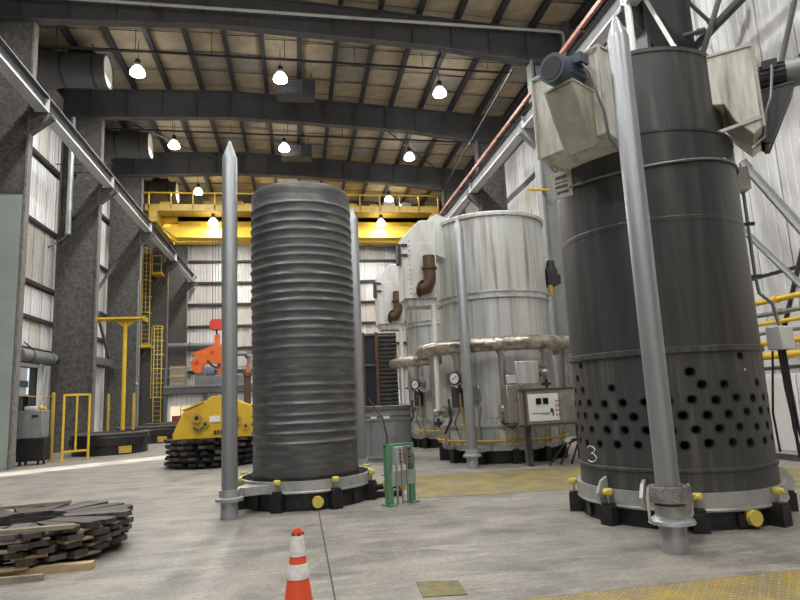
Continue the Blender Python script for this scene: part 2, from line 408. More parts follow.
struct('door_1', jb, 'white', 'white frame of the open doorway behind the grey bin', 'door')
b = B().box(XL - .05, XL + .12, DY0 - .12, DY0, 0, DZ); b.box(XL - .05, XL + .12, DY1, DY1 + .12, 0, DZ); b.box(XL - .05, XL + .12, DY0, DY1, DZ, DZ + .2)
struct('door_2', b, 'rail', 'open roller doorway frame before the nearest left column', 'door')

wr = struct('wall_right', B().box(XR, XR + .3, YB0, YB1, 0, 17), 'girt', 'right long wall of white ribbed sheets', 'wall')
clad(wr, (XR - .03, 14.8, 0), -PI / 2, 12, 1.0, [(.1, 4.1), (4.16, 8.75), (8.82, 12.5), (12.55, 15.5)], ['clad'])
clad(wr, (XR - .03, 49.8, 0), -PI / 2, 35, 1.0, [(5.2, 7.2), (7.5, 9.4), (9.7, 11.6), (11.9, 13.9), (14.1, 15.4)], ['clad', 'clad_dirty'])
wb = struct('wall_back', B().box(XL - .3, XR + .3, YB1, YB1 + .3, 0, 17), 'girt', 'far end wall of dirty white sheets with dark girts', 'wall')
ROWB = [(.1, 2.3), (2.4, 4.3), (4.4, 6.1), (6.3, 7.9), (8.1, 9.7), (9.9, 11.5), (11.7, 13.3), (13.5, 15.3)]
clad(wb, (XL + .1, YB1 - .03, 0), 0, 21.6, 1.8, ROWB, ['clad_dirty', 'clad_dirty', 'clad'])
g = B()
for z in (4.35, 6.2, 8.0, 9.8, 11.6, 13.4): g.box(XL, XR, YB1 - .25, YB1 - .04, z - .09, z + .09)
g.done('girt', 'girt', wb)
struct('wall_front', B().box(XL - .3, XR + .3, YB0 - .3, YB0, 0, 17), 'clad_dirty', 'pale end wall behind the viewpoint', 'wall')
tag(B().box(-60, XL - .3, -10, 70, -.3, -.05).done('ground', 'ground'), 'pale yard ground outside the open left doorway', 'ground', None, 'structure')

# ------------------------------------------------------------------ crane runway girders
def girder(x, lab, bar=False):
    t = thing('crane_girder', lab, 'girder', (x, 0, -.6))
    B().box(-.02, .02, YB0 + .2, 50.3, 12.05, 12.62).done('web', 'rail_dark' if not bar else 'rail', t)
    B().box(-.19, .19, YB0 + .2, 50.3, 12.02, 12.07).done('bottom_flange', 'rail', t)  # pale flange and rail beside dark parts put the girder's lighting into colour
    B().box(-.16, .16, YB0 + .2, 50.3, 12.58, 12.63).done('top_flange', 'rail_dark', t)
    B().box(-.035, .035, YB0 + .2, 50.3, 12.63, 12.74).done('rail', 'rail', t)
    for y in FR: B().box(-.15, .15, y - .015, y + .015, 12.07, 12.58).done('stiffener', 'rail', t)
    if bar:
        B().box(-.36, -.26, YB0 + .2, 50.3, 12.66, 12.80).done('conductor_bar', 'rust_bar', t)
        h = B()
        for k in range(40): h.box(-.38, -.14, -12 + k * 1.5, -11.95 + k * 1.5, 12.60, 12.67)
        h.done('conductor_hanger', 'rail_dark', t)['kind'] = 'stuff'
    return t
girder(-8.15, 'pale crane runway girder along the left columns')
girder(8.72, 'crane runway girder with rusty conductor bar along the right columns', True)

# ------------------------------------------------------------------ roof services
t = thing('sprinkler_pipe', 'dark sprinkler pipe across the roof, between the nearest two beams', 'pipe')
B().tube([(-10.2, 23.2, 15.62), (9.5, 23.2, 15.42)], .048, 8).done('pipe', 'pipe_dark', t)
for k in range(7): B().cyl((-9 + k * 2.9, 23.2, 15.55), (-9 + k * 2.9, 23.2, roof_z(-9 + k * 2.9) + .33), .014, .014, 5).done('hanger_rod', 'pipe_dark', t)
t = thing('sprinkler_pipe', 'dark sprinkler pipe across the roof, between the second and third beams', 'pipe')
B().tube([(-10.2, 30.4, 15.62), (9.5, 30.4, 15.42)], .048, 8).done('pipe', 'pipe_dark', t)
for k in range(7): B().cyl((-9 + k * 2.9, 30.4, 15.55), (-9 + k * 2.9, 30.4, roof_z(-9 + k * 2.9) + .33), .014, .014, 5).done('hanger_rod', 'pipe_dark', t)
tag(B().tube([(-10.0, 23.9, 15.95), (-6.0, 23.9, 15.95)], .03, 6).done('conduit', 'pipe_dark'), 'thin dark conduit over the nearer duct nozzle', 'pipe')
wp = thing('white_pipe', 'white pipe running along the nearest roof beam and turning down at right', 'pipe')
B().tube([(-10.2, 20.0, 15.48), (10.25, 20.0, 15.36), (10.38, 20.0, 15.32), (10.40, 19.96, 15.2), (10.36, 19.9, 14.3)], .055, 8).done('pipe', 'white_pipe', wp)
for k in range(14): B().box(-9 + k * 1.4, -8.97 + k * 1.4, 19.98, 20.18, 15.42 - k * .009, 15.52 - k * .009).done('clamp', 'purlin', wp)
tag(B().tube([(7.93, 19.1, 13.25), (9.0, 33.4, 14.15)], .04, 8).done('festoon_rod', 'pipe_dark'), 'long slanting grey rod below the roof at right', 'rod')
for x in (-4.6, 2.5, 6.2):
    pass
for n, (p, q) in {'left': ((-9.5, 28.2, 15.8), (-4.5, 34.2, 15.6)), 'right': ((3.8, 28.2, 15.6), (8.8, 34.2, 15.2))}.items():
    tag(B().tube([p, q], .035, 6).done('roof_brace', 'purlin'), 'thin diagonal roof brace rod on the %s past the second beam' % n, 'rod')

def nozzle(y, lab):
    t = thing('air_nozzle', lab, 'duct', (0, y, 15.2), 0, 'round duct nozzles under the roof at left')
    X0, X1 = XL + .05, -7.35
    B().cyl((X0, 0, .0), (X0 + .5, 0, .0), .55, .62, 24).done('wall_collar', 'beam', t)
    B().cyl((X0 + .5, 0, 0), (X0 + 1.35, 0, 0), .86, .66, 24).done('cone', 'beam', t)
    b = B()
    b.cyl((X0 + 1.35, 0, 0), (X1, 0, 0), .68, .68, 28, False)
    b.cyl((X1 - .01, 0, 0), (X1 - .45, 0, 0), .62, .62, 28, False)
    A = b.ring(Vector((X1, 0, 0)), Vector((0, 1, 0)), Vector((0, 0, 1)), .68, 28); C = b.ring(Vector((X1, 0, 0)), Vector((0, 1, 0)), Vector((0, 0, 1)), .62, 28)
    for i in range(28): b._f([A[i], A[(i + 1) % 28], C[(i + 1) % 28], C[i]])
    b.done('barrel', 'beam', t)
    for x in (X0 + 1.38, X0 + 2.55): B().cyl((x, 0, 0), (x + .07, 0, 0), .72, .72, 28).done('band', 'pipe_dark', t)
    B().cyl((X1 - .08, 0, 0), (X1 - .04, 0, 0), .61, .61, 28).done('outlet_disc', 'offwhite', t)
    for x in (X0 + 1.6, X0 + 2.4): B().cyl((x, 0, .6), (x, 0, 1.2), .02, .02, 6).done('hanger_rod', 'pipe_dark', t)
    B().box(X0 + 1.55, X0 + 2.5, -.25, .25, .62, .80).done('saddle', 'pipe_dark', t)
nozzle(24.2, 'large dark round duct nozzle, nearest, above the left crane girder')
nozzle(31.4, 'dark round duct nozzle, second from the viewer, under the second beam')
nozzle(38.6, 'dark round duct nozzle, third and smallest, above the yellow crane')

def heater(y, lab):
    t = thing('unit_heater', lab, 'heater', (.15, y, 15.1), 0, 'unit heaters hanging under the ridge')
    B().box(-.85, .85, -.4, .4, 0, .75).done('housing', 'purlin', t, .03)
    for k in range(5): B().box(-.55, .3, -.45, -.41, .1 + k * .12, .16 + k * .12, Matrix.Rotation(0, 4, 'X')).done('louver', 'beam', t)
    for x in (-.7, .7): B().cyl((x, 0, .75), (x, 0, 1.28), .02, .02, 6).done('hanger_rod', 'purlin', t)
heater(25.6, 'dark box unit heater by the nearest middle lamp')
heater(32.6, 'dark box unit heater by the middle lamp past the second beam')

def lamp(x, y, z, lab, power=1.0, group='high bay lamps under the roof', hang=True):
    t = thing('high_bay_lamp', lab, 'lamp', (x, y, z), 0, group)
    B().lathe([(.0, .46), (.16, .46), (.17, .36), (.14, .34)], 20).done('cap', 'rail', t)
    B().cyl((0, 0, .46), (0, 0, .68), .12, .10, 12).done('ballast', 'rail_dark', t)
    B().lathe([(.15, .36), (.24, .24), (.30, .10), (.29, .03), (.24, .0), (0, -.01)], 20).done('refractor', 'lens', t)
    if hang: B().cyl((0, 0, .62), (0, 0, max(.8, roof_z(x) + .33 - z)), .015, .015, 6).done('hanger_rod', 'purlin', t)
    L = bpy.data.lights.new('lamp_light', 'AREA'); L.shape = 'DISK'; L.size = .5; L.energy = LAMP_W * power; L.color = (1, .985, .95)
    lo = bpy.data.objects.new('lamp_light', L); COL.objects.link(lo); lo.parent = t; lo.location = (0, 0, -.05)
    return t
for y, zz, wh in ((24.0, 15.0, 'in the bay past the nearest beam'), (31.4, 15.1, 'in the bay past the second beam'), (39.2, 15.3, 'in the bay above the crane')):
    for x, sd in ((-6.2, 'left'), (-.5, 'middle'), (6.4, 'right')):
        lamp(x, y, zz - (.35 if sd == 'right' else 0), 'lit high bay lamp, %s one of three %s' % (sd, wh))
for y, wh in ((46.4, 'in the last bay'), (16.6, 'overhead, before the nearest beam'), (9.4, 'overhead, above the viewpoint'), (2.2, 'overhead, just behind the viewpoint'), (-6.0, 'overhead, far behind the viewpoint')):
    for x, sd in ((-6.2, 'left'), (-.5, 'middle'), (6.4, 'right')):
        lamp(x, y, 15.0 - (.35 if sd == 'right' else 0), 'lit high bay lamp, %s one of three %s' % (sd, wh))

# ------------------------------------------------------------------ bridge crane
t = thing('bridge_crane', 'yellow overhead bridge crane spanning the far part of the hall', 'crane', (0, 36.4, 0))
B().box(-7.0, 9.0, .5, 1.1, 12.35, 13.15).box(-8.5, 9.0, .5, 1.1, 12.75, 13.15).done('bridge_girder', 'yellow_crane', t)
B().prism([(-7.9, 12.36), (-7.1, 11.72), (7.7, 11.72), (8.3, 12.36)], .38, 1.22).done('lower_girder', 'yellow_crane', t)
B().prism([(-8.5, 12.8), (-8.5, 13.6), (9.0, 13.6), (9.0, 12.8), (8.0, 12.1), (-7.6, 12.1)], 3.0, 3.6).done('bridge_girder', 'yellow_crane', t)
for x in (-8.15, 8.72): B().box(x - .22, x + .22, -.8, 4.6, 12.35, 13.35).done('end_truck', 'yellow_dull', t)
wls = B()
for x in (-8.15, 8.72):
    for y in (-.4, 4.2): wls.cyl((x - .08, y, 12.33), (x + .08, y, 12.33), .18, .18, 14)
wls.done('wheel', 'dark', t)
B().box(-8.6, 8.9, -.75, .5, 13.02, 13.12).box(-8.6, 8.9, -.78, -.72, 13.02, 13.42).box(-8.6, 8.9, .42, .5, 13.02, 13.6).done('walkway', 'yellow_dull', t)
B().tube([(-9.0, -.75, 14.12), (9.1, -.75, 14.12)], .05, 8).done('handrail', 'yellow', t)
for k in range(15):
    x = -8.4 + k * 1.24; B().box(x - .03, x + .03, -.78, -.72, 13.1, 14.1).done('rail_post', 'yellow', t)
random.seed(3)
for x, wd, ht, m in ((-2.6, .8, .55, 'yellow_dull'), (-1.4, .5, .4, 'yellow'), (1.5, .8, .5, 'yellow_dull'), (3.3, 1.1, .6, 'yellow_dull'), (4.9, .5, .55, 'yellow'), (5.9, .7, .75, 'offwhite'), (7.0, .6, .7, 'greybox'), (7.9, .5, .4, 'yellow_dull'), (-7.6, .6, .6, 'yellow_dull'), (-3.6, .6, .35, 'dark'), (8.5, .5, .5, 'yellow')):
    B().box(x - wd / 2, x + wd / 2, -.3, .35, 13.12, 13.12 + ht).done('equipment_box', m, t, .02)
tr = B().box(-5.6, -3.2, .9, 3.3, 13.62, 14.2).box(-5.2, -3.6, 1.2, 2.8, 14.2, 14.6); tr.done('trolley', 'yellow_dull', t)
for x in (-4.85, 5.35):
    b = B().cyl((0, 0, 0), (0, 0, .03), .24, .24, 16)
    l = lamp(x, 36.25, 12.34, 'lit lamp under the crane walkway, %s one' % ('left' if x < 0 else 'right'), .55, 'lamps under the crane walkway', False)

# hook block, cables and the orange lifting claw
t = thing('hook_block', 'red hook block hanging from the crane on thin cables', 'hook', (-4.62, 36.3, 6.0))
B().prism([(-.38, 0), (.38, 0), (.38, .42), (.26, .6), (-.26, .6), (-.38, .42)], -.22, .22).done('block', 'red', t)
for x in (-.25, -.08, .08, .25): B().cyl((x, 0, .6), (x, 0, 7.0), .014, .014, 5).done('cable', 'cable', t)
B().tube([(0, 0, 0), (0, 0, -.25), (.14, 0, -.42), (.06, 0, -.6), (-.1, 0, -.52)], .055, 8).done('hook', 'dark', t)
t = thing('lifting_claw', 'orange lifting claw hanging from the red hook block', 'claw', (-4.72, 36.3, 3.45))
B().box(-.02, .28, -.12, .12, 1.5, 2.25).done('shank', 'orange', t)
arm = [(-1.25, 1.18), (-.55, 1.42), (-.1, 1.62), (.75, 1.55), (1.0, 1.15), (.95, .72), (.2, .55), (-.35, .62), (-.62, .55), (-.72, .1), (-1.0, .02), (-1.2, .2), (-1.3, .7), (-.95, 1.02)]
B().prism(arm, -.35, -.22).prism(arm, .22, .35).done('side_plate', 'orange', t)
B().prism([(-1.3, .7), (-1.2, .2), (-1.0, .02), (-.72, .1), (-.62, .55), (-.9, .95)], -.22, .22).done('jaw', 'orange', t)
B().prism([(.5, .6), (.65, .15), (.45, -.1), (.2, .0), (.15, .5)], -.3, .3).done('jaw', 'orange', t)
B().tube([(-.35, -.42, .75), (-.1, -.42, .45), (.15, -.42, .3), (.35, -.42, .5)], .07, 8).done('linkage', 'dark', t)
b = B()
for x, z in ((-.95, .65), (-.1, 1.2), (.55, 1.05)): b.cyl((x, -.4, z), (x, .4, z), .12, .12, 12)
b.done('pin', 'red', t)

# ------------------------------------------------------------------ guide posts
def guide_post(x, y, label, cone=False):
    t = thing('guide_post', label, 'post', (x, y, 0), 0)
    B().lathe([(.115, .3), (.115, 5.46), (.105, 5.48), (.02, 5.74), (0, 5.75)], 20).done('shaft', 'galv', t)
    B().lathe([(0, 0), (.128, 0), (.128, .32), (.116, .34)], 20).done('base_sleeve', 'galv2', t)
    if cone:
        B().lathe([(.125, .62), (.19, .62), (.225, .48), (.125, .46)], 24, close=True).done('funnel', 'fire_edge', t)
        B().lathe([(.122, .46), (.15, .44), (.15, .34), (.21, .30), (.22, .27), (.125, .26)], 24, close=True).done('collar', 'galv2', t)
        for a in (0.1, PI + .1):
            B().tube([(.235 * math.cos(a), .235 * math.sin(a), .62), (.25 * math.cos(a), .25 * math.sin(a), .5), (.25 * math.cos(a), .25 * math.sin(a), .33), (.2 * math.cos(a), .2 * math.sin(a), .27)], .013, 6).done('strap', 'offwhite', t)
    else:
        B().lathe([(.118, .40), (.15, .40), (.155, .30), (.20, .285), (.20, .24), (.118, .23)], 24, close=True).done('collar', 'galv2', t)
    return t
guide_post(-1.0, 9.33, 'pointed galvanised guide post left of the corrugated cylinder')
guide_post(1.24, 12.61, 'pointed galvanised guide post showing behind the corrugated cylinder')
guide_post(3.77, 13.22, 'pointed galvanised guide post in front of the silver furnace')
guide_post(3.60, 5.66, 'thick pointed guide post in front of the dark furnace', True)

# ------------------------------------------------------------------ furnace bases
def furnace_base(name, label, loc, R, rot=0, caps=(0,), arm=None, skirt=.43, knob='yellow_pale', nb=12, low=.25):
    t = thing(name, label, 'furnace base', loc, 0)
    b = B().lathe([(R * .55, 0), (R * .99, 0), (R * .99, low), (R * .55, low)], 56, close=True); b.done('pedestal', 'black', t)
    b = B().lathe([(R * 1.0, low), (R * 1.03, low), (R * 1.038, low + .02), (R * 1.03, low + .04), (R * 1.03, skirt), (R * .985, skirt), (R * .985, low + .02)], 72, close=True); b.done('flange_ring', 'flange', t)
    B().lathe([(0, low - .05), (R * .99, low - .05)], 56).done('trough', 'black', t)
    for k in range(nb):
        a = rot + 2 * PI * k / nb
        m = Matrix.Rotation(a, 4, 'Z')
        c = B().box(R * .9, R * 1.13, -.085, .085, .0, low + .02, m).box(R * 1.0, R * 1.12, -.06, .06, low, low + .05, m)
        co = c.done('clamp_block', 'black', t)
        st = B().cyl(m @ Vector((R * 1.07, 0, low)), m @ Vector((R * 1.07, 0, low + .15)), .014, .014, 8).done('clamp_screw', 'steel', co)
        kn = B().cyl(m @ Vector((R * 1.07, 0, low + .14)), m @ Vector((R * 1.07, 0, low + .215)), .055, .06, 8)
        kn.box(R * 1.02, R * 1.13, -.03, .03, low + .15, low + .205, m); kn.done('clamp_knob', knob, co, .012)
    for k in range(nb):
        a = rot + 2 * PI * (k + .5) / nb; m = Matrix.Rotation(a, 4, 'Z')
        B().box(R * .98, R * 1.02, -.05, .05, .03, low - .03, m).done('rib', 'black', t)
    for a in caps:
        m = Matrix.Rotation(a, 4, 'Z')
        B().cyl(m @ Vector((R * .95, 0, .12)), m @ Vector((R * 1.07, 0, .12)), .085, .085, 16).done('drain_cap', 'yellow_pale', t)
    if arm:
        a, l, wd = arm; m = Matrix.Rotation(a, 4, 'Z')
        B().prism([(R * .98, -wd), (l, -.09), (l, .09), (R * .98, wd)], low + .02, low + .14, m @ Matrix(((1, 0, 0, 0), (0, 0, 1, 0), (0, 1, 0, 0), (0, 0, 0, 1)))).done('guide_arm', 'flange', t)
    return t
cb = furnace_base('furnace_base', 'black round base with grey ring under the corrugated cylinder', (.112, 10.5, 0), 1.06, -PI / 2 - .40, (-PI / 2 + .14,), (math.atan2(9.33 - 10.5, -1.0 - .112), 1.40, .26), nb=8)
kb = furnace_base('furnace_base', 'black round base with yellow clamps under the dark furnace', (4.83, 7.42, 0), 1.2, math.radians(-114), (math.radians(-86),), (math.atan2(5.66 - 7.42, 3.60 - 4.83), 1.85, .2), low=.2, skirt=.40, nb=8)
# ------------------------------------------------------------------ corrugated inner cover
def corrugated(R, z0, z1, pitch, amp):
    prof = [(R * .9, z0), (R + .01, z0), (R + .01, z0 + .18)]
    n = int((z1 - .16 - z0 - .70) / pitch); rnd = random.Random(5)
    prof.append((R, z0 + .62))
    for k in range(n):
        zz = z0 + .68 + k * pitch + rnd.uniform(-.014, .014); a = amp * (.3 if 1.85 < zz < 2.35 else 1) * rnd.uniform(.55, 1.3)
        for u, h in ((0, 0), (.30, .04), (.42, .5), (.50, 1), (.60, 1), (.70, .5), (.84, .06)):
            prof.append((R + a * h, zz + u * pitch))
    prof += [(R, z1 - .15), (R, z1 - .07), (R - .02, z1 - .02), (R - .07, z1), (0, z1 + .03)]
    return prof
t = thing('inner_cover', 'tall dark corrugated steel cylinder standing on a ringed base', 'furnace cover', (.112, 10.5, 0))
B().lathe(corrugated(.862, .20, 5.24, .150, .020), 96, crisp=False).done('shell', 'cover', t)
B().lathe([(.885, .46), (.892, .46), (.892, .50), (.885, .50)], 72, close=True).done('weld_ring', 'cover', t)

# ------------------------------------------------------------------ dark furnace
t = thing('cooling_bell', 'tall black furnace bell with white blowers and a holed lower band', 'furnace', (4.83, 7.42, 0))
R = 1.17
def slatecyl(prof, name, m, par=t, n=96): return B().lathe(prof, n).done(name, m, par)
slatecyl([(R - .05, 2.0), (R, 2.0), (R, 3.54), (R + .004, 3.55), (R + .004, 3.60), (R, 3.61), (R, 4.68), (R + .012, 4.685), (R + .012, 4.715), (R - .01, 4.72), (.9, 4.722)], 'upper_shell', 'soot')
slatecyl([(R, 1.96), (R + .03, 1.97), (R + .03, 2.03), (R, 2.04)], 'seam_ring', 'soot2')
slatecyl([(R - .1, .36), (R + .005, .36), (R + .005, .61), (R + .02, .62), (R + .02, .65), (R, .66)], 'lower_lip', 'soot2')
slatecyl([(1.10, 4.6), (1.10, 5.78), (1.115, 5.79), (1.115, 5.84), (1.07, 5.85), (0, 5.88)], 'neck', 'soot2')
def holed_band(par):
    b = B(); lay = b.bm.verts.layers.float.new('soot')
    rows = [(.66, .84, 0), (.84, 1.005, 1), (1.005, 1.17, 1), (1.17, 1.335, 1), (1.335, 1.50, 1), (1.50, 1.67, 4), (1.67, 1.83, 2), (1.83, 1.97, 3)]
    nc = 28; rnd = random.Random(11); K = 12
    def P(a, z, r=R): return b.bm.verts.new((r * math.cos(a), r * math.sin(a), z))
    for ri, (z0, z1, md) in enumerate(rows):
        da = 2 * PI / nc; off = (ri % 2) * da / 2
        for k in range(nc):
            a0 = off + k * da; zc = (z0 + z1) / 2 + rnd.uniform(-.012, .012); ac = a0 + da / 2 + rnd.uniform(-.012, .012)
            hole = md == 1 or (md == 4 and rnd.random() < .66) or (md == 2 and rnd.random() < .5) or (md == 3 and k % 4 == 1)
            bd = []
            for u, v in ((0, 0), (.33, 0), (.67, 0), (1, 0), (1, .33), (1, .67), (1, 1), (.67, 1), (.33, 1), (0, 1), (0, .67), (0, .33)): bd.append((a0 + u * da, z0 + v * (z1 - z0)))
            if not hole:
                cols = [[P(a0 + u * da, z) for u in (0, .33, .67, 1)] for z in (z0, z1)]
                for i in range(3): b._f([cols[0][i], cols[0][i + 1], cols[1][i + 1], cols[1][i]], True)
                continue
            hr = rnd.uniform(.042, .050)
            O = [P(a, z) for a, z in bd]
            ang = [math.atan2(z - zc, (a - ac) * R) for a, z in bd]
            M2 = [P(ac + 1.62 * hr * math.cos(q) / R, zc + 1.55 * hr * math.sin(q)) for q in ang]; Mi = [P(ac + 1.22 * hr * math.cos(q) / R, zc + 1.22 * hr * math.sin(q)) for q in ang]
            H = [P(ac + hr * math.cos(q) / R, zc + hr * math.sin(q)) for q in ang]
            D = [P(ac + hr * math.cos(q) / R, zc + hr * math.sin(q), R - .16) for q in ang]
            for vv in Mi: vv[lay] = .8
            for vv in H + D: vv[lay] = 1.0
            for i in range(K):
                j = (i + 1) % K
                b._f([O[i], O[j], M2[j], M2[i]], True); b._f([M2[i], M2[j], Mi[j], Mi[i]], True); b._f([Mi[i], Mi[j], H[j], H[i]], True)
                f = b._f([H[i], H[j], D[j], D[i]], True)
                if f: f.material_index = 1
            f = b._f(D)
            if f: f.material_index = 1
    me = bpy.data.meshes.new('holed_band'); b.bm.to_mesh(me); b.bm.free()
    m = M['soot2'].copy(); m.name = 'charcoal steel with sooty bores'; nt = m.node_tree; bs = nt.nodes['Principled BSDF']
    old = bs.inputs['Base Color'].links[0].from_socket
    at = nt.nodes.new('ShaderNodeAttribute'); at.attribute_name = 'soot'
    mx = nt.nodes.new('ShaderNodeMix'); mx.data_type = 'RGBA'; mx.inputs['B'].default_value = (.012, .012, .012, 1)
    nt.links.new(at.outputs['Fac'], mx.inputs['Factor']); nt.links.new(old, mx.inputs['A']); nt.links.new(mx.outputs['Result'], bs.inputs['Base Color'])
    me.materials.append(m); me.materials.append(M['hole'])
    o = bpy.data.objects.new('holed_band', me); COL.objects.link(o); o.parent = par; return o
hb = holed_band(t)
# chalk figure 3
def on_shell(a, z, r): return (r * math.cos(a), r * math.sin(a), z)
B().ball(on_shell(math.radians(-74), 1.743, R - .03), .035, 10, 6).done('lit_bore_ball', 'white', t)  # white ball added to colour one bore as if lit
a3 = math.radians(-176.5)
pts = [(-.045, .16), (-.02, .19), (.03, .185), (.05, .15), (.03, .115), (-.005, .10), (.035, .09), (.06, .05), (.045, .01), (0, -.02), (-.045, .0)]
B().tube([on_shell(a3 + 1.9 * u / R, .70 + .95 * v, R + .004) for u, v in pts], .0075, 6).done('chalk_number', 'chalk', t)
# blowers on the neck
def blower(ang, par, mirror, motor_mat, prof, zt, br_mat, hw=.46, dy=0, dz=0):
    m = Matrix.Rotation(ang, 4, 'Z')
    def T(x, y, z): return m @ Vector((x, y, z))
    b = B(); s = -1 if mirror else 1
    ro = prof[-2][0]; zb = min(z for x, z in prof if x > ro - .01); mz = Matrix.Translation((0, 0, dz)) @ m @ Matrix.Translation((ro - 1.64, dy, 0))
    cs = b.prism([(x, z) for x, z in prof], -hw, hw, m).done('blower_casing', 'duct', par, .012)
    e = B()
    for y in (-hw, hw): e.bar(T(.95, y, zt + .01), T(ro + .02, y, zt + .01), .035, .03); e.bar(T(ro + .015, y, zt + .01), T(ro + .015, y, zb), .03, .03, (0, 1, 0))
    e.bar(T(ro + .015, -hw, zt + .01), T(ro + .015, hw, zt + .01), .035, .03)
    e.bar(T(ro - .5, -hw - .01, zb + .04), T(ro + .01, -hw - .01, zb + .12), .03, .04)
    e.done('casing_edge', 'offwhite', cs)
    m = mz
    br = B().prism([(1.64, 4.55), (1.64, 5.22), (2.05, 5.24), (2.05, 5.18), (1.72, 4.50)], -.20, -.17, m).prism([(1.64, 4.55), (1.64, 5.22), (2.05, 5.24), (2.05, 5.18), (1.72, 4.50)], .17, .20, m)
    br.prism([(1.64, 5.20), (2.06, 5.22), (2.06, 5.25), (1.64, 5.23)], -.21, .21, m)
    br.prism([(1.70, 4.50), (1.66, 4.50), (2.02, 5.2), (2.06, 5.2)], -.18, .18, m)
    br.done('motor_bracket', br_mat, par)
    mo = B().cyl(T(1.68, 0, 5.44), T(2.02, 0, 5.44), .165, .165, 24)
    for k in range(16):
        a = 2 * PI * k / 16; y, z = math.cos(a), math.sin(a)
        mo.bar(T(1.72, .165 * y, 5.44 + .165 * z), T(2.0, .165 * y, 5.44 + .165 * z), .012, .03, (m @ Vector((0, y, z))))
    mo.cyl(T(1.64, 0, 5.44), T(1.70, 0, 5.44), .11, .15, 20)
    mo.box(1.75, 1.92, .13 * s - .05, .13 * s + .12, 5.50, 5.62, m)
    mo = mo.done('motor', motor_mat, par)
    b = B().cyl(T(2.0, 0, 5.44), T(2.16, 0, 5.44), .185, .18, 28); b.done('fan_cowl', motor_mat if motor_mat == 'motor' else 'conduit', mo)
    B().cyl(T(2.155, 0, 5.44), T(2.168, 0, 5.44), .14, .14, 24).done('cowl_grille', 'motor_dark', mo)
    B().tube([T(1.85, .2 * s, 5.52), T(1.83, .3 * s, 5.35), T(1.78, .34 * s, 5.05), T(1.70, .36 * s, 4.85), T(1.66, .36 * s, 4.55), T(1.5, .38 * s, 4.42)], .017, 6).done('motor_cable', 'conduit', par)
blower(math.radians(210), t, False, 'motor', [(.80, 4.60), (1.25, 4.50), (1.64, 4.58), (1.64, 5.68), (.80, 5.68)], 5.68, 'green_yel', .50, .16, -.05)
blower(math.radians(-39), t, True, 'motor_dark', [(.80, 5.15), (1.12, 5.10), (1.22, 4.85), (1.40, 4.62), (1.50, 4.70), (1.50, 5.78), (.80, 5.78)], 5.78, 'rail_dark', .46, .0, .05)
# cable loop, sign, junction box and conduits
pts = [on_shell(math.radians(a), 4.30 - .05 * math.sin(math.radians(a * 2)), R + .018) for a in range(180, 341, 5)]
B().tube(pts, .016, 6).done('cable_loop', 'conduit', t)
for a in (200, 232, 262, 292, 322): B().ball(on_shell(math.radians(a), 4.30 - .05 * math.sin(math.radians(a * 2)), R + .02), .028, 8, 5).done('cable_clip', 'conduit', t)
sa = math.radians(184); m = Matrix.Translation(on_shell(sa, 4.36, R + .06)) @ Matrix.Rotation(math.radians(215), 4, 'Z')
sg = B().box(0, .02, -.15, .15, -.19, .19, m).done('name_plate', 'offwhite', t, .004)
tx = B()
for z, y0, y1, th in ((.10, -.09, .09, .05), (.03, -.10, .10, .02), (-.03, -.10, .09, .035), (-.11, -.08, .10, .035)):
    n = 7
    for k in range(n):
        yy = y0 + (y1 - y0) * k / n; tx.box(.0205, .0225, yy, yy + (y1 - y0) / n * .72, z - th / 2, z + th / 2, m)
tx.done('sign_lettering', 'dark', sg)
ja = math.radians(-21); m = Matrix.Translation(on_shell(ja, 4.32, R + .10)) @ Matrix.Rotation(ja, 4, 'Z')
B().box(-.08, .09, -.12, .12, -.16, .16, m).done('junction_box', 'duct2', t, .01)
P = lambda dz, dr=.12: on_shell(ja, dz, R + dr)
B().tube([P(4.16), P(3.0), P(2.75, .14), P(2.6, .28), P(2.3, .32)], .022, 8).done('conduit', 'conduit', t)
for z in (3.7, 2.98): B().box(-.02, .20, -.03, .03, z - .02, z + .02, Matrix.Translation(on_shell(ja, 0, R)) @ Matrix.Rotation(ja, 4, 'Z')).done('conduit_bracket', 'dark', t)
m = Matrix.Translation(on_shell(ja, 2.14, R + .31)) @ Matrix.Rotation(ja - .9, 4, 'Z')
jb = B().box(-.10, .10, -.14, .14, -.15, .15, m).done('junction_box', 'duct2', t, .01)
B().box(-.07, .07, .142, .16, -.14, .14, m).done('box_cover', 'dark', jb)
for k, (dr, z1) in enumerate(((.28, .62), (.34, .75), (.31, .5))):
    B().tube([P(1.99, dr), P(1.5, dr + .01), P(1.0, dr + .05 - .02 * k), P(z1, dr + .06)], .02, 6).done('hanging_cable', 'cable', t)
B().tube([P(1.98, .2), P(1.2, .1), P(.7, .12)], .014, 6).done('hanging_cable', 'cable', t)
for a in (-26, 197, 221):      # white lifting lugs low on the ring
    m = Matrix.Rotation(math.radians(a), 4, 'Z')
    B().prism([(R + .03, .28), (R + .16, .24), (R + .20, .36), (R + .12, .50), (R + .03, .54)], -.02, .02, m).done('lug', 'flange', t)

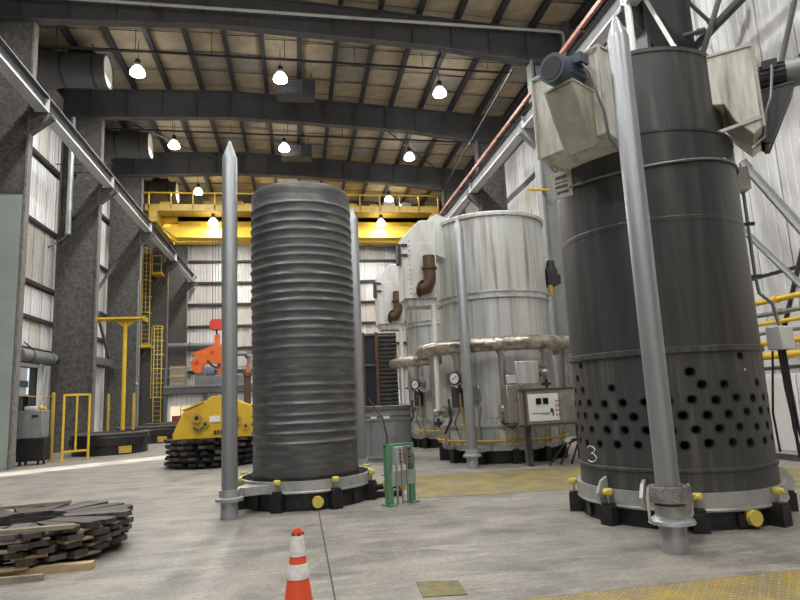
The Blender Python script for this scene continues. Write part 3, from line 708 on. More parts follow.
# ------------------------------------------------------------------ silver furnaces
def silver_furnace(label, loc):
    t = thing('burner_furnace', label, 'furnace', (0, 0, 0), 0, 'silver burner furnaces')
    R = 1.41
    B().lathe([(R, 2.45), (R, 3.92), (R, 5.97), (R - .1, 5.99), (0, 6.1)], 80).done('upper_shell', 'silver', t)
    B().lathe([(R, 5.90), (R + .05, 5.91), (R + .05, 5.99), (R, 6.02)], 80).done('top_rim', 'silver2', t)
    B().lathe([(R, 3.86), (R + .05, 3.87), (R + .05, 3.91), (R + .015, 3.92), (R + .015, 4.0), (R + .05, 4.01), (R + .05, 4.05), (R, 4.06)], 80).done('ring_band', 'silver2', t)
    B().lathe([(R, .88), (R, 2.45)], 80).done('lower_shell', 'silver', t)
    for k in range(12):
        a = 2 * PI * k / 12 + .1; m = Matrix.Rotation(a, 4, 'Z')
        B().box(R - .01, R + .012, -.02, .02, .9, 3.86, m).done('seam_strip', 'silver2', t)
    B().lathe([(R, .30), (R + .10, .30), (R + .10, .82), (R + .14, .83), (R + .14, .88), (R, .89)], 80).done('skirt', 'flange', t)
    for k in range(9):
        a = -PI * .95 + k * .29; m = Matrix.Rotation(a, 4, 'Z')
        B().box(R + .1, R + .125, -.17, .17, .42, .74, m).done('skirt_panel', 'silver2' if k % 3 else 'galv2', t)
    B().torus(1.9, .172, 2.72, (0, 0), 72, 12).done('ring_main', 'wrap', t)
    for k in range(26):
        a = 2 * PI * k / 26 + random.uniform(-.06, .06); c = Vector((1.9 * math.cos(a), 1.9 * math.sin(a), 2.72)); d = Vector((-math.sin(a), math.cos(a), random.uniform(-.2, .2))).normalized()
        B().cyl(c - d * .03, c + d * .03, .178, .183, 12, False).done('lagging_band', 'wrap', t)
    B().torus(1.62, .030, .52, (0, 0), 64, 8).done('gas_ring', 'yellow_dull', t)
    # access panel and white boxes on the lower shell (front)
    def at(a): return Matrix.Rotation(a, 4, 'Z')
    B().lathe([(R + .005, 1.05), (R + .03, 1.05), (R + .03, 2.42), (R + .005, 2.42)], 14, a0=-2.13, a1=-1.62, close=True).done('access_panel', 'silver2', t)
    # burner drops
    for k, (a, zb, dial) in enumerate(((-2.42, 1.98, 1), (-1.84, 1.24, 0), (-1.27, 2.02, 0), (-2.85, 1.2, 0), (-.87, 1.4, 0))):
        m = at(a); r0 = 1.82 if dial else 1.78
        bt = B().cyl(m @ Vector((1.88, 0, 2.62)), m @ Vector((1.86, 0, zb + .12)), .075, .07, 12)
        bo = bt.done('drop_pipe', 'steel', t)
        B().cyl(m @ Vector((1.88, 0, 2.50)), m @ Vector((1.88, 0, 2.56)), .11, .11, 12).done('pipe_flange', 'steel', bo)
        bu = B().cyl(m @ Vector((R, 0, zb)), m @ Vector((1.86, 0, zb)), .09, .075, 14)
        bu.ball(m @ Vector((1.85, 0, zb)), .11, 12, 8)
        bu.cyl(m @ Vector((1.6, 0, zb)), m @ Vector((1.64, 0, zb)), .15, .15, 14)
        bb = bu.done('burner', 'steel', t)
        if dial:
            B().cyl(m @ Vector((1.94, 0, zb)), m @ Vector((1.99, 0, zb)), .155, .155, 20).done('dial_housing', 'dark', bb)
            B().cyl(m @ Vector((1.985, 0, zb)), m @ Vector((2.0, 0, zb)), .12, .12, 20).done('dial_face', 'white', bb)
            B().bar(m @ Vector((2.004, -.06, zb - .03)), m @ Vector((2.004, .07, zb + .05)), .02, .012).done('dial_needle', 'dark', bb)
            B().box(R, R + .14, -.30, .14, zb - .25, zb + .25, m).done('burner_box', 'white', t, .01)
        B().cyl(m @ Vector((1.84, .03, zb - .14)), m @ Vector((1.84, .03, zb - .34)), .04, .04, 8).box(1.77, 1.91, -.06, .1, zb - .30, zb - .22, m).done('gas_valve', 'dark', bb)
        B().tube([m @ Vector((1.84, .03, zb - .3)), m @ Vector((1.82, .03, (zb + .5) / 2)), m @ Vector((1.64, .02, .52))], .020, 6).done('gas_pipe', 'yellow_dull', t)
    B().tube([at(-2.2) @ Vector((1.5, 0, 1.3)), at(-2.22) @ Vector((1.56, 0, .9)), at(-2.2) @ Vector((1.55, 0, .55))], .025, 6).done('conduit', 'conduit', t)
    B().tube([at(-2.75) @ Vector((1.6, 0, 1.5)), at(-2.62) @ Vector((1.75, 0, 1.0)), at(-2.8) @ Vector((1.7, 0, .7))], .03, 6).done('hose', 'cable', t)
    B().tube([at(-1.9) @ Vector((1.6, 0, .95)), at(-1.75) @ Vector((1.75, 0, .8)), at(-1.6) @ Vector((1.6, 0, .95))], .02, 6).done('hose', 'cable', t)
    for a, z, hh, ww, mm in ((-2.62, 1.3, .5, .3, 'rail_dark'), (-2.28, 1.45, .35, .25, 'steel'), (-1.42, 1.15, .4, .35, 'rail_dark'), (-1.1, 1.9, .3, .2, 'dark'), (-2.9, 1.8, .35, .25, 'steel')):
        B().box(R, R + .14, -ww / 2, ww / 2, z, z + hh, at(a)).done('relay_box', mm, t, .01)
    for k, a in enumerate((-2.55, -1.66)):
        B().tube([at(a) @ Vector((1.48, 0, 1.9)), at(a + .04) @ Vector((1.58, 0, 1.35)), at(a - .05) @ Vector((1.66, 0, .95)), at(a) @ Vector((1.62, 0, .62))], .012, 6).done('hose', 'conduit' if k % 2 else 'cable', t)
        B().cyl(at(a + .08) @ Vector((1.55, 0, 1.02)), at(a + .08) @ Vector((1.72, 0, 1.02)), .07, .07, 10).done('valve_body', 'steel', t)
    # exhaust box on the left side
    bx = B().prism([(-2.48, 3.97), (-1.64, 3.97), (-1.64, 5.95), (-2.02, 5.95), (-2.48, 5.5)], -.78, .0).done('exhaust_box', 'duct2', t, .015)
    B().prism([(-2.44, 3.97), (-1.66, 3.97), (-1.60, 3.80), (-2.36, 3.80)], -.72, .0).done('box_hopper', 'silver', t)
    B().prism([(-1.7, 5.2), (-1.2, 5.0), (-1.2, 6.1), (-1.5, 6.22), (-1.7, 6.1)], -.45, .2).done('box_neck', 'duct2', t)
    B().box(-2.26, -1.70, -.795, -.78, 4.08, 5.36).done('box_door', 'duct2', bx, .01)
    rv = B()
    for k in range(12):
        z = 4.1 + k * .12; rv.cyl((-2.31, -.78, z), (-2.31, -.80, z), .018, .018, 6)
    rv.done('bolt', 'steel', bx)['kind'] = 'stuff'
    for z in (5.05, 5.3): B().box(-2.52, -2.36, -.82, -.76, z - .03, z + .03).done('hinge', 'dark', bx)
    B().box(-2.56, -2.48, -.55, -.25, 4.9, 5.4).done('latch_plate', 'rail_dark', bx)
    pr = B().tube([(-1.86, -.92, 5.0), (-1.86, -.93, 4.5), (-1.87, -.93, 4.36), (-1.92, -.91, 4.22), (-2.02, -.84, 4.20), (-2.05, -.77, 4.21)], .15, 14)
    po = pr.done('flue_elbow', 'rustpipe', t)
    B().cyl((-1.86, -.92, 4.66), (-1.86, -.92, 4.72), .19, .19, 16).done('pipe_flange', 'rustpipe', po)
    B().cyl((-2.02, -.80, 4.20), (-2.05, -.77, 4.21), .22, .22, 18).done('pipe_flange', 'rustpipe', po)
    B().tube([(-1.76, -.70, 3.85), (-1.76, -.72, 2.2), (-1.78, -.74, 1.25)], .06, 10).done('drain_pipe', 'white_pipe', t)
    b = B()
    for x in (-1.6, -1.35, -1.2, .3, .9): b.cyl((x, -.3 if x < 0 else -.9, 5.98), (x, -.3 if x < 0 else -.9, 6.22), .03, .03, 6)
    b.done('lifting_eye', 'steel', t)['kind'] = 'stuff'
    # damper motor at the right
    d = B().box(1.36, 1.66, -.55, -.15, 4.30, 4.75).cyl((1.55, -.35, 4.75), (1.55, -.35, 5.0), .13, .10, 12).box(1.6, 1.75, -.5, -.2, 4.35, 4.6)
    dm = d.done('damper_motor', 'dark', t, .02); B().box(1.37, 1.47, -.56, -.48, 4.02, 4.30).done('yellow_bracket', 'yellow_dull', dm)
    t.location = loc
    return t
sf = silver_furnace('larger silver burner furnace with control cabinet, nearer of the two', (5.08, 14.98, 0))
sf2 = copy_tree(sf); sf2.location = (5.10, 19.9, 0); sf2['label'] = 'silver burner furnace half hidden behind the nearer silver one'
furnace_base('furnace_base', 'black round base under the nearer silver furnace', (5.08, 14.98, 0), 1.42, -1.9 + .2, (-PI / 2 - .12,), (math.atan2(13.25 - 14.98, 3.79 - 5.08), 1.95, .3), skirt=.31, low=.28)
furnace_base('furnace_base', 'black round base under the farther silver furnace', (5.10, 19.9, 0), 1.46, -1.9, (-PI / 2,), skirt=.31, low=.28)

# control cabinet in front of the silver furnace
t = thing('control_cabinet', 'steel control cabinet with white gauge panel before the silver furnace', 'cabinet', (4.66, 12.62, 0))
B().box(.05, 1.62, 0, .32, .86, 1.66).done('body', 'steel', t, .015)
B().box(-.18, .05, .05, .35, .95, 1.76).done('side_box', 'steel', t, .01)
B().box(.17, .21, -.03, .0, .88, 1.62).box(.05, 1.62, -.02, 0, 1.61, 1.66).box(.05, 1.62, -.02, 0, .86, .90).done('door_frame', 'rustpipe', t)
pn = B().box(.26, .96, -.02, -.002, .96, 1.54).done('gauge_panel', 'white', t, .004)
for x in (.50, .66): B().box(x - .06, x + .06, -.035, -.02, 1.32, 1.45).done('gauge', 'screen', pn)
b = B().box(.34, .76, -.024, -.02, 1.12, 1.135).box(.58, .72, -.024, -.02, 1.09, 1.10).box(.76, .82, -.026, -.02, 1.14, 1.22).box(.8, .83, -.026, -.02, 1.06, 1.18); b.done('flow_line', 'dark', pn)
for k in range(8): B().cyl((.90 + (k % 2) * .06, -.035, 1.08 + (k // 2) * .1), (.90 + (k % 2) * .06, -.02, 1.08 + (k // 2) * .1), .018, .018, 8).done('button', 'dark' if k % 3 else 'redbtn', pn)
B().box(1.03, 1.6, -.012, 0, .95, 1.58).done('blank_panel', 'steel', t, .004)
for x in (.3, 1.45): B().box(x - .04, x + .04, .12, .2, .0, .86).done('leg', 'rail_dark', t)
t = thing('terminal_box', 'pale flat terminal box above the control cabinet', 'box', (4.78, 12.80, 0))
B().box(.0, .52, 0, .14, 1.78, 2.28).done('lid', 'silver2', t, .012)
B().box(-.22, .0, .03, .12, 1.80, 1.98).done('side_box', 'silver2', t, .01)
B().box(.1, .16, .05, .11, 0, 1.72).done('stand', 'steel', t)
t = thing('pipe_stand', 'tall pale pipe rising behind the right end of the control cabinet', 'pipe', (6.62, 13.3, 0))
B().cyl((0, 0, 0), (0, 0, 2.5), .065, .065, 12).done('pipe', 'white_pipe', t); B().cyl((0, 0, 0), (0, 0, .04), .12, .12, 12).done('foot', 'steel', t); B().tube([(0, 0, 1.75), (.4, 0, 1.75)], .03, 8).done('branch', 'white_pipe', t)
t = thing('green_stand', 'green steel stand half hidden left of the dark furnace', 'stand', (6.15, 12.2, 0))
B().box(-.03, .09, -.05, .05, 0, 1.25).done('post', 'green', t); B().box(.35, .45, -.05, .05, 0, 1.25).done('post', 'green', t); B().box(-.03, .45, -.04, .04, 1.2, 1.3).done('crossbar', 'green', t)
b = B()
for k in range(5): b.tube([(5.3 + .25 * k, 12.6, .02), (5.6 + .2 * k, 12.45, .45 + .1 * (k % 3)), (6.0 + .1 * k, 12.5, .55), (6.35, 12.6, .02)], .022, 6)
tag(b.done('hose_bundle', 'cable'), 'tangle of black hoses below the control cabinet', 'hose')

# ------------------------------------------------------------------ green control stand, cone, grey tank
t = thing('control_stand', 'green control stand with two push button boxes beside the corrugated cylinder', 'stand', (1.29, 9.32, 0), .5)
for x in (0, .43): B().box(x, x + .10, -.05, .05, 0, .90).done('post', 'green', t, .006)
B().box(.0, .53, -.04, .04, .84, .90).done('crossbar', 'green', t)
B().box(.06, .53, -.075, -.045, .28, .50).done('cross_plate', 'greenbox', t)
for x in (-.02, .41): B().box(x, x + .14, -.12, .12, 0, .02).done('foot_plate', 'green', t)
for k, (x, m) in enumerate(((.10, 'greenbox'), (.27, 'greybox'))):
    o = B().box(x, x + .15, -.14, -.04, .60, .86).done('push_button_box', m, t, .006)
    for j in range(4): B().cyl((x + .08, -.14, .64 + j * .058), (x + .08, -.16, .64 + j * .058), .016, .016, 8).done('button', 'redbtn' if (j + k) % 2 else 'dark', o)
B().box(.43, .50, -.12, -.05, .74, .82).done('small_switch', 'silver2', t)
for x in (.14, .24, .34): B().cyl((x, -.09, .60), (x, -.09, .02), .016, .016, 8).done('conduit', 'steel', t)
B().tube([(.04, 0, .9), (.05, 0, 1.0), (.06, .1, 1.3), (.08, .5, 1.6)], .012, 6).done('cable', 'cable', t)

t = thing('traffic_cone', 'orange traffic cone with two white bands on the bare floor', 'cone', (-.02, 4.3, 0))
H = .76
def cr(z): return .030 + (.135 - .030) * (1 - z / H)
B().box(-.19, .19, -.19, .19, 0, .03).done('base', 'dark', t, .02)
B().lathe([(cr(.03), .03), (cr(H - .02), H - .02), (cr(H) - .004, H), (cr(H) - .012, H), (cr(H) - .014, H - .05)], 32).done('body', 'cone', t)
for z0, z1 in ((.45, .545), (.59, .72)): B().lathe([(cr(z0) + .001, z0), (cr(z0) + .003, z0 + .003), (cr(z1) + .003, z1 - .003), (cr(z1) + .001, z1)], 32).done('reflective_band', 'reflect', t)
b = B()
for k in range(5): a = k * 1.25; b.ball((cr(H - .03) * math.cos(a), cr(H - .03) * math.sin(a), H - .03), .011, 6, 4)
b.done('rubbed_patch', 'brown', t)

t = thing('round_tank', 'grey round steel tank with ring bands behind the green control stand', 'tank', (2.32, 16.1, 0))
B().lathe([(.63, 0), (.63, 1.30), (0, 1.32)], 48).done('shell', 'greybox', t)
B().lathe([(.63, 1.30), (.67, 1.31), (.67, 1.40), (.60, 1.41), (.60, 1.32)], 48).done('rim', 'beam', t)
for z in (.12, 1.06, 1.18): B().lathe([(.63, z - .025), (.66, z - .02), (.66, z + .02), (.63, z + .025)], 48).done('ring_band', 'steel', t)
for a in (-2.5, -1.95, -1.4): B().box(.62, .65, -.02, .02, .14, 1.03, Matrix.Rotation(a, 4, 'Z')).done('rib', 'greybox', t)
for a in (-2.25, -1.75): B().box(.655, .67, -.09, .09, 1.09, 1.15, Matrix.Rotation(a, 4, 'Z')).done('bright_strip', 'white', t)
t = thing('pipe_valve', 'yellow valve and fittings on the floor beside the corrugated cylinder base', 'valve', (1.38, 10.25, 0))
B().cyl((-.15, 0, .16), (.25, 0, .16), .05, .05, 10).done('pipe', 'black', t); B().ball((.05, 0, .18), .09).cyl((.05, 0, .18), (.05, 0, .34), .03, .03, 8).done('body', 'yellow', t)
B().cyl((.05, 0, .33), (.05, 0, .36), .08, .08, 12).done('hand_wheel', 'yellow', t); B().box(-.2, .3, -.1, .1, 0, .08).done('skid', 'black', t); B().cyl((.25, -.02, .16), (.34, -.02, .16), .085, .085, 12).done('flange', 'yellow', t)

# dark cooling unit with brown posts
t = thing('cooling_unit', 'tall dark unit with brown posts and slats behind the round grey tank', 'cooling unit', (2.28, 21.6, 0))
B().box(.0, 1.3, .1, .9, 0, 3.95).done('core', 'navy', t)
for x in (.0, .50): B().box(x, x + .12, -.02, .12, 0, 3.98).done('post', 'brown', t)
for z in (2.8, 3.9): B().box(.12, .50, -.0, .09, z - .03, z + .03).done('crossbar', 'beam', t)
sm_ = mesh_only(B().box(0, .66, -.05, .02, -.05, .03, Matrix.Rotation(.5, 4, 'X')), 'slat', 'cover')
for k in range(26): piece('slat', sm_, t, (.64, .08, .1 + k * .15))

# ------------------------------------------------------------------ convector plates
def plate_stack(cx, cy, R, r0, nv, layers, th, gap, wv, mats, labf, group, seed, jitter=.06, z_base=.0, spacer=None):
    rnd = random.Random(seed); out = []
    vm = [mesh_only(B().prism([(r0, -wv * .42), (R - .05, -wv * .5), (R, -wv * .40), (R + .01, wv * .3), (R - .06, wv * .5), (r0, wv * .42)], 0, 1, Matrix(((1, 0, 0, 0), (0, 0, 1, 0), (0, th, 0, 0), (0, 0, 0, 1)))), 'vane', m) for m in mats]
    for l in range(layers):
        z = z_base + l * (th + gap)
        t = thing('convector_plate', labf(l, layers), 'steel plate', (cx + rnd.uniform(-.03, .03), cy + rnd.uniform(-.03, .03), z), rnd.uniform(0, .3), group)
        B().lathe([(r0 * .9, 0), (r0 * 1.5, 0), (r0 * 1.5, gap * .9), (r0 * .9, gap * .9)], 32, close=True).done('hub_ring', mats[0], t)
        B().lathe([(R * .72, 0.0), (R * .84, .0), (R * .84, gap * .9), (R * .72, gap * .9)], 40, close=True).done('spacer_ring', mats[0], t)
        for k in range(nv):
            a = 2 * PI * k / nv
            piece('vane', rnd.choice(vm), t, (rnd.uniform(-jitter, jitter) * .6, rnd.uniform(-jitter, jitter) * .6, gap * .9 + rnd.uniform(0, .006)), (rnd.uniform(-.006, .006), rnd.uniform(-.006, .006), a + .0 + rnd.uniform(-.04, .04)))
        if spacer:
            for k in range(9):
                m = Matrix.Rotation(2 * PI * k / 9 + .2 * l, 4, 'Z'); B().box(R - .22, R - .04, -.16, .16, .0, gap * .88, m).done('spacer_block', 'wood' if k % 2 else spacer, t)
        out.append(t)
    return z_base + layers * (th + gap)
LN = {0: 'lowest', 1: 'second from the floor', 2: 'third from the floor', 3: 'fourth from the floor', 4: 'fifth from the floor'}
def labnear(l, n): return 'ring of loose brown black steel slabs, %s in the near left stack' % ('topmost' if l == n - 1 else LN[l])
top = plate_stack(-3.15, 7.95, 1.12, .42, 24, 4, .052, .034, .215, ['vane', 'vane2', 'vane'], labnear, 'slab rings in the near left stack', 4, .075, .068, 'oldwood')
# timber in and under the near stack
def board(a, b, wd, ht, m, lab):
    t = B().bar(a, b, wd, ht).done('timber', m); return tag(t, lab, 'timber', 'timbers with the near left slab stack')
board((-3.9, 6.98, .034), (-2.12, 7.04, .034), .12, .066, 'wood', 'pale timber lying under the front of the near left slab stack')
board((-3.8, 8.9, .035), (-2.3, 8.9, .035), .12, .066, 'wood', 'pale timber under the back of the near left slab stack')
board((-4.0, 6.68, .03), (-2.48, 6.72, .03), .06, .06, 'oldwood', 'thin weathered stick on the floor before the near left slab stack')
board((-3.6, 6.55, .012), (-2.9, 6.5, .012), .07, .02, 'wood', 'short flat splinter of wood nearest the viewer')
board((-4.0, 6.97, .432), (-2.32, 7.05, .432), .10, .04, 'oldwood', 'weathered board lying on top of the near left slab stack, front edge')
board((-4.1, 8.75, .432), (-3.0, 8.95, .432), .12, .04, 'oldwood', 'weathered board lying on top of the near left slab stack, back edge')

def labmid(l, n): return 'black slab ring under the yellow machine, %s' % ('topmost' if l == n - 1 else LN[l] if l else 'resting on the floor')
top = plate_stack(-2.35, 17.9, 1.27, .4, 26, 5, .075, .075, .22, ['plate_black', 'plate_black', 'vane'], labmid, 'slab rings under the yellow machine', 9, .05)
# ------------------------------------------------------------------ yellow machine on the stack
t = thing('coil_tongs', 'yellow coil lifting tongs resting on the black slab stack', 'tongs', (-2.25, 17.6, top + .008))
out = [(-1.02, 0), (-1.05, .12), (-.78, .72), (-.25, .93), (-.05, 1.10), (.30, 1.12), (.55, 1.0), (1.0, .80), (1.12, .35), (1.15, .0)]
B().prism(out, -.55, -.47).done('side_plate', 'yellow', t, .01)
B().prism(out, .30, .38).done('side_plate', 'yellow', t, .01)
B().prism([(-1.0, .02), (-.76, .66), (-.25, .88), (.3, 1.05), (.98, .76), (1.1, .02)], -.47, .30).done('core', 'yellow', t)
B().prism([(-.80, .74), (-.25, .95), (-.23, .99), (-.82, .78)], -.58, .40).done('top_rib', 'yellow', t)
for x, z, r in ((-.42, .55, .13), (-.20, .38, .10), (.62, .45, .13), (.85, .28, .09)):
    o = B().cyl((x, -.62, z), (x, -.55, z), r, r, 18).done('pivot', 'yellow_dull', t); B().cyl((x, -.64, z), (x, -.61, z), r * .45, r * .45, 10).done('pin', 'dark', o)
B().box(-.10, .18, -.575, -.55, .42, .58).done('rating_plate', 'paper', t)
b = B()
for k in range(5): b.box(.02 + k * .08, .07 + k * .08, -.575, -.55, .10, .2)
b.done('stencil_mark', 'dark', t)
B().tube([(-.5, -.6, .3), (-.35, -.62, .22), (-.25, -.6, .30)], .03, 6).done('link', 'dark', t)
t = thing('rusty_post', 'rusty brown post standing behind the yellow tongs', 'post', (-1.75, 22.0, 0)); B().cyl((0, 0, 0), (0, 0, 2.6), .12, .12, 12).cyl((0, 0, 2.6), (0, 0, 2.72), .16, .14, 12).done('shaft', 'brown', t); B().cyl((0, 0, 2.72), (0, 0, 3.0), .06, .05, 8).done('tip', 'orange', t)
t = thing('plate_rack', 'dark rack with pale racked edges between the tongs and the cylinder', 'rack', (-1.15, 18.8, 0))
for k in range(5): B().box(-.05, .55, -.3, .4, .12 + k * .2, .2 + k * .2).done('shelf', 'plate_black', t); B().box(-.05, .4, -.32, -.30, .20 + k * .2, .25 + k * .2).done('shelf_edge', 'offwhite', t)
B().box(-.05, .0, -.32, .4, 0, 1.1).done('upright', 'plate_black', t); B().box(.5, .55, -.32, .4, 0, 1.1).done('upright', 'plate_black', t)

# ------------------------------------------------------------------ left side: bases, gate, T post, bin, ladders
def low_base(x, y, R, lab):
    t = thing('spare_base', lab, 'furnace base', (x, y, 0), 0, 'low black bases along the left wall')
    B().lathe([(0, 0), (R * .96, 0), (R * .96, .30), (R, .32), (R, .62), (R * .97, .70), (0, .70)], 48).done('body', 'black', t)
    B().lathe([(R * .9, .70), (R * 1.0, .70), (R * 1.02, .76), (R * .98, .80), (R * .9, .80)], 48, close=True).done('rim', 'fire', t)
    for k in range(16):
        m = Matrix.Rotation(2 * PI * k / 16, 4, 'Z'); B().box(R * .95, R * 1.03, -.06, .06, .35, .58, m).done('lug', 'plate_black', t)
    m = Matrix.Rotation(-.95, 4, 'Z'); B().box(R * .97, R * 1.06, -.22, .22, .05, .30, m).done('tag_plate', 'yellow_dull', t)
    return t
low_base(-7.12, 25.2, 1.38, 'low round black base behind the yellow gate')
low_base(-7.2, 31.6, 1.45, 'low round black base past the yellow T post')
low_base(-7.2, 37.3, 1.45, 'low round black base below the caged ladder')

t = thing('safety_gate', 'yellow tubular safety gate before the second left column', 'gate', (-7.86, 22.4, 0), .55)
for x in (0, .8): B().box(x - .035, x + .035, -.03, .03, 0, 2.22).done('post', 'yellow', t)
B().box(.37, .43, -.02, .02, .3, 2.2).done('middle_bar', 'yellow', t)
for z in (2.2, .3): B().box(0, .8, -.03, .03, z - .035, z + .035).done('rail', 'yellow', t)
B().box(-.12, .1, -.12, .12, 0, .03).done('foot', 'yellow', t)
def bollard(x, y, lab, h=2.25, m='yellow_dull'):
    t = thing('barrier_post', lab, 'post', (x, y, 0), 0)
    B().cyl((0, 0, 0), (0, 0, h), .06, .06, 10).done('shaft', m, t); B().ball((0, 0, h), .06, 10, 5).done('cap', m, t); B().cyl((0, 0, 0), (0, 0, .03), .13, .13, 10).done('foot', m, t)
bollard(-8.28, 22.6, 'yellow barrier post close left of the safety gate')
bollard(-7.83, 27.2, 'yellow barrier post between the gate and the T post')
bollard(-6.82, 27.15, 'yellow barrier post right of the T post')
t = thing('chain', 'thin barrier line strung from the grey column to the gate', 'chain'); B().tube([(-8.6, 20.6, 2.2), (-8.4, 21.6, 2.16), (-8.28, 22.6, 2.18)], .014, 5).done('line', 'yellow_dull', t)
t = thing('hanger_stand', 'tall yellow T shaped stand with flat top', 'stand', (-7.15, 26.85, 0))
B().cyl((0, 0, 0), (0, 0, 5.3), .085, .085, 12).done('shaft', 'yellow', t)
B().box(-1.1, .85, -.30, .30, 5.38, 5.46).done('top_plate', 'yellow', t)
B().prism([(-.5, 5.38), (.5, 5.38), (.1, 5.1), (-.1, 5.1)], -.04, .04).done('gusset', 'yellow', t)
for x in (-1.1, .79): B().box(x, x + .06, -.30, .30, 5.28, 5.40).done('end_lip', 'yellow_dull', t)
B().box(-.17, .17, -.17, .17, 0, .03).done('foot_plate', 'yellow_dull', t)

t = thing('waste_bin', 'grey steel bin on a black stand beside the nearest column', 'bin', (-8.85, 21.35, 0))
B().box(0, .72, 0, .6, .84, 1.72).done('body', 'greybox', t, .02); B().box(.42, .60, -.02, 0, 1.50, 1.58).done('handle', 'dark', t)
B().box(.0, .80, .02, .58, .12, .84).done('stand', 'black', t)
for x in (.06, .6):
    for y in (.06, .5): B().box(x, x + .06, y, y + .06, 0, .45).done('leg', 'black', t)
B().box(.06, .66, .1, .5, .22, .30).done('lower_shelf', 'black', t)
tag(B().box(-8.75, -8.45, 21.5, 21.8, 1.725, 1.86).done('parcel', 'offwhite', None, .03), 'pale crumpled parcel on the grey bin', 'parcel')
tag(B().ball((-8.27, 21.6, 1.80), .085).ball((-8.2, 21.7, 1.775), .06).done('glove', 'yellow'), 'yellow glove lying on the right of the grey bin', 'glove')
t = thing('dark_cabinet', 'dark cabinet standing just outside the open doorway', 'cabinet', (-11.8, 26.6, 0)); B().box(0, .9, 0, 1.0, 0, 2.4).done('body', 'dark', t, .05); B().box(.1, .8, -.02, 0, 1.2, 2.2).done('screen', 'navy', t)
t = thing('sun_block_wall', 'added pale wall outside the open doorway, tall to block the sun', 'backdrop', (-17, 34, 0)); B().box(-.3, 0, -16, 8, 0, 9).done('wall', 'clad', t); B().box(0, .1, -16, 8, 3.3, 3.7).done('beam', 'girt', t); B().box(0, .1, -16, 8, 4.6, 5.0).done('beam', 'girt', t)  # added backdrop wall, its height raised to keep sun out of the doorway
t = thing('air_duct', 'dark round duct running along the left wall over the doorway', 'duct', (-9.95, 23.75, 3.78)); B().cyl((0, 0, 0), (0, 3.1, .02), .24, .24, 18).done('barrel', 'greybox', t)
for y in (.8, 2.6): B().cyl((0, y, 0), (0, y + .08, 0), .27, .27, 18).done('band', 'beam', t)
B().cyl((0, 3.1, 0), (.1, 3.35, 0), .26, .16, 18).done('end_cone', 'dark', t); B().bar((0, 1.5, .2), (-.45, 1.5, .6), .04, .04).done('bracket', 'dark', t)
t = thing('downspout', 'silver downspout pipe on the second left column', 'pipe', (-9.68, 27.2, 0))
B().cyl((0, 0, 9.2), (0, 0, 14.6), .12, .12, 14).done('pipe', 'galv2', t); B().tube([(0, 0, 9.25), (-.15, -.1, 9.0), (-.75, -.1, 8.6)], .03, 6).done('outlet_wire', 'conduit', t)
for z in (10, 12): B().box(-.15, .15, -.02, .3, z - .03, z + .03).done('strap', 'dark', t)
tag(B().tube([(-10.3, 27.2, 12.4), (-7.9, 27.2, 12.4)], .025, 6).done('tie_rod', 'cable'), 'thin dark tie rod below the girder at the second left column', 'rod')
for i, (y0, z0, y1, z1) in enumerate(((28.2, 9.6, 34.5, 3.4), (28.2, 5.2, 34.5, 9.8))):
    tag(B().bar((-9.7, y0, z0), (-9.7, y1, z1), .12, .12).done('wall_brace', 'beam'), ('dark diagonal wall brace falling away behind the T post', 'dark diagonal wall brace rising away behind the T post')[i], 'brace')
t = thing('wall_beam', 'dark horizontal strut on the left wall behind the T post', 'beam', (-9.75, 28, 0)); B().box(-.1, .1, .2, 6.5, 3.9, 4.25).done('strut', 'beam', t); B().box(-.12, .5, 5.9, 6.2, 3.8, 3.9).done('bracket', 'beam', t)

def ladder(x, y, z0, z1, zc, lab, plat):
    t = thing('caged_ladder', lab, 'ladder', (x, y, 0), 0)
    for s in (-.24, .24): B().box(s - .025, s + .025, -.02, .02, z0, z1).done('rail', 'yellow_pale', t)
    rm = mesh_only(B().cyl((-.24, 0, 0), (.24, 0, 0), .016, .016, 6), 'rung', 'yellow_pale')
    n = int((z1 - z0) / .3)
    for k in range(n): piece('rung', rm, t, (0, 0, z0 + .15 + k * .3))
    n = int((z1 - zc) / .9)
    for k in range(n + 1):
        z = zc + (z1 - zc) * k / n
        B().tube([(.30 * math.cos(a) * (1.25), -.02 - .62 * math.sin(a), z) for a in [PI * j / 10 for j in range(11)]], .022, 6).done('cage_hoop', 'yellow_pale', t)
    for a in (PI * .2, PI * .4, PI * .6, PI * .8):
        B().box(.375 * math.cos(a) - .018, .375 * math.cos(a) + .018, -.04 - .62 * math.sin(a), -.02 - .62 * math.sin(a), zc, z1).done('cage_strip', 'yellow_pale', t)
    for z in (z0 + .1, z1 - .1): B().box(-.24, .24, .02, .51, z - .02, z + .02).done('standoff', 'yellow_pale', t)
    if plat:
        px0, px1, zp = plat
        B().box(px0, px1, -.5, .50, zp - .16, zp).done('platform', 'yellow_crane', t)
        if zp > 6:
          for xx in (px0 + .03, px1 - .03): B().box(xx - .02, xx + .02, -.5, -.46, zp, zp + 1.1).done('rail_post', 'yellow_pale', t)
        for dz in (.55, 1.1) if zp > 6 else (): B().box(px0, px1, -.5, -.46, zp + dz - .02, zp + dz + .02).done('guard_rail', 'yellow_pale', t)
        B().bar((px0 + .1, -.1, zp - .9), (px1 - .1, -.1, zp - .08), .06, .06).done('platform_brace', 'beam', t)
    return t
ladder(-8.98, 41.4, .1, 6.9, 2.3, 'lower yellow caged ladder on the fourth left column', (-1.15, -.36, 5.7))
ladder(-9.78, 41.4, 5.7, 12.1, 7.8, 'upper yellow caged ladder near the crane girder', (.42, 1.05, 10.5))
tag(B().cyl((-8.42, 33.9, 0), (-8.42, 33.9, 8.5), .035, .035, 8).ball((-8.40, 33.88, 2.9), .11).done('riser_pipe', 'conduit'), 'thin pale riser pipe beside the third column and lower ladder', 'pipe')

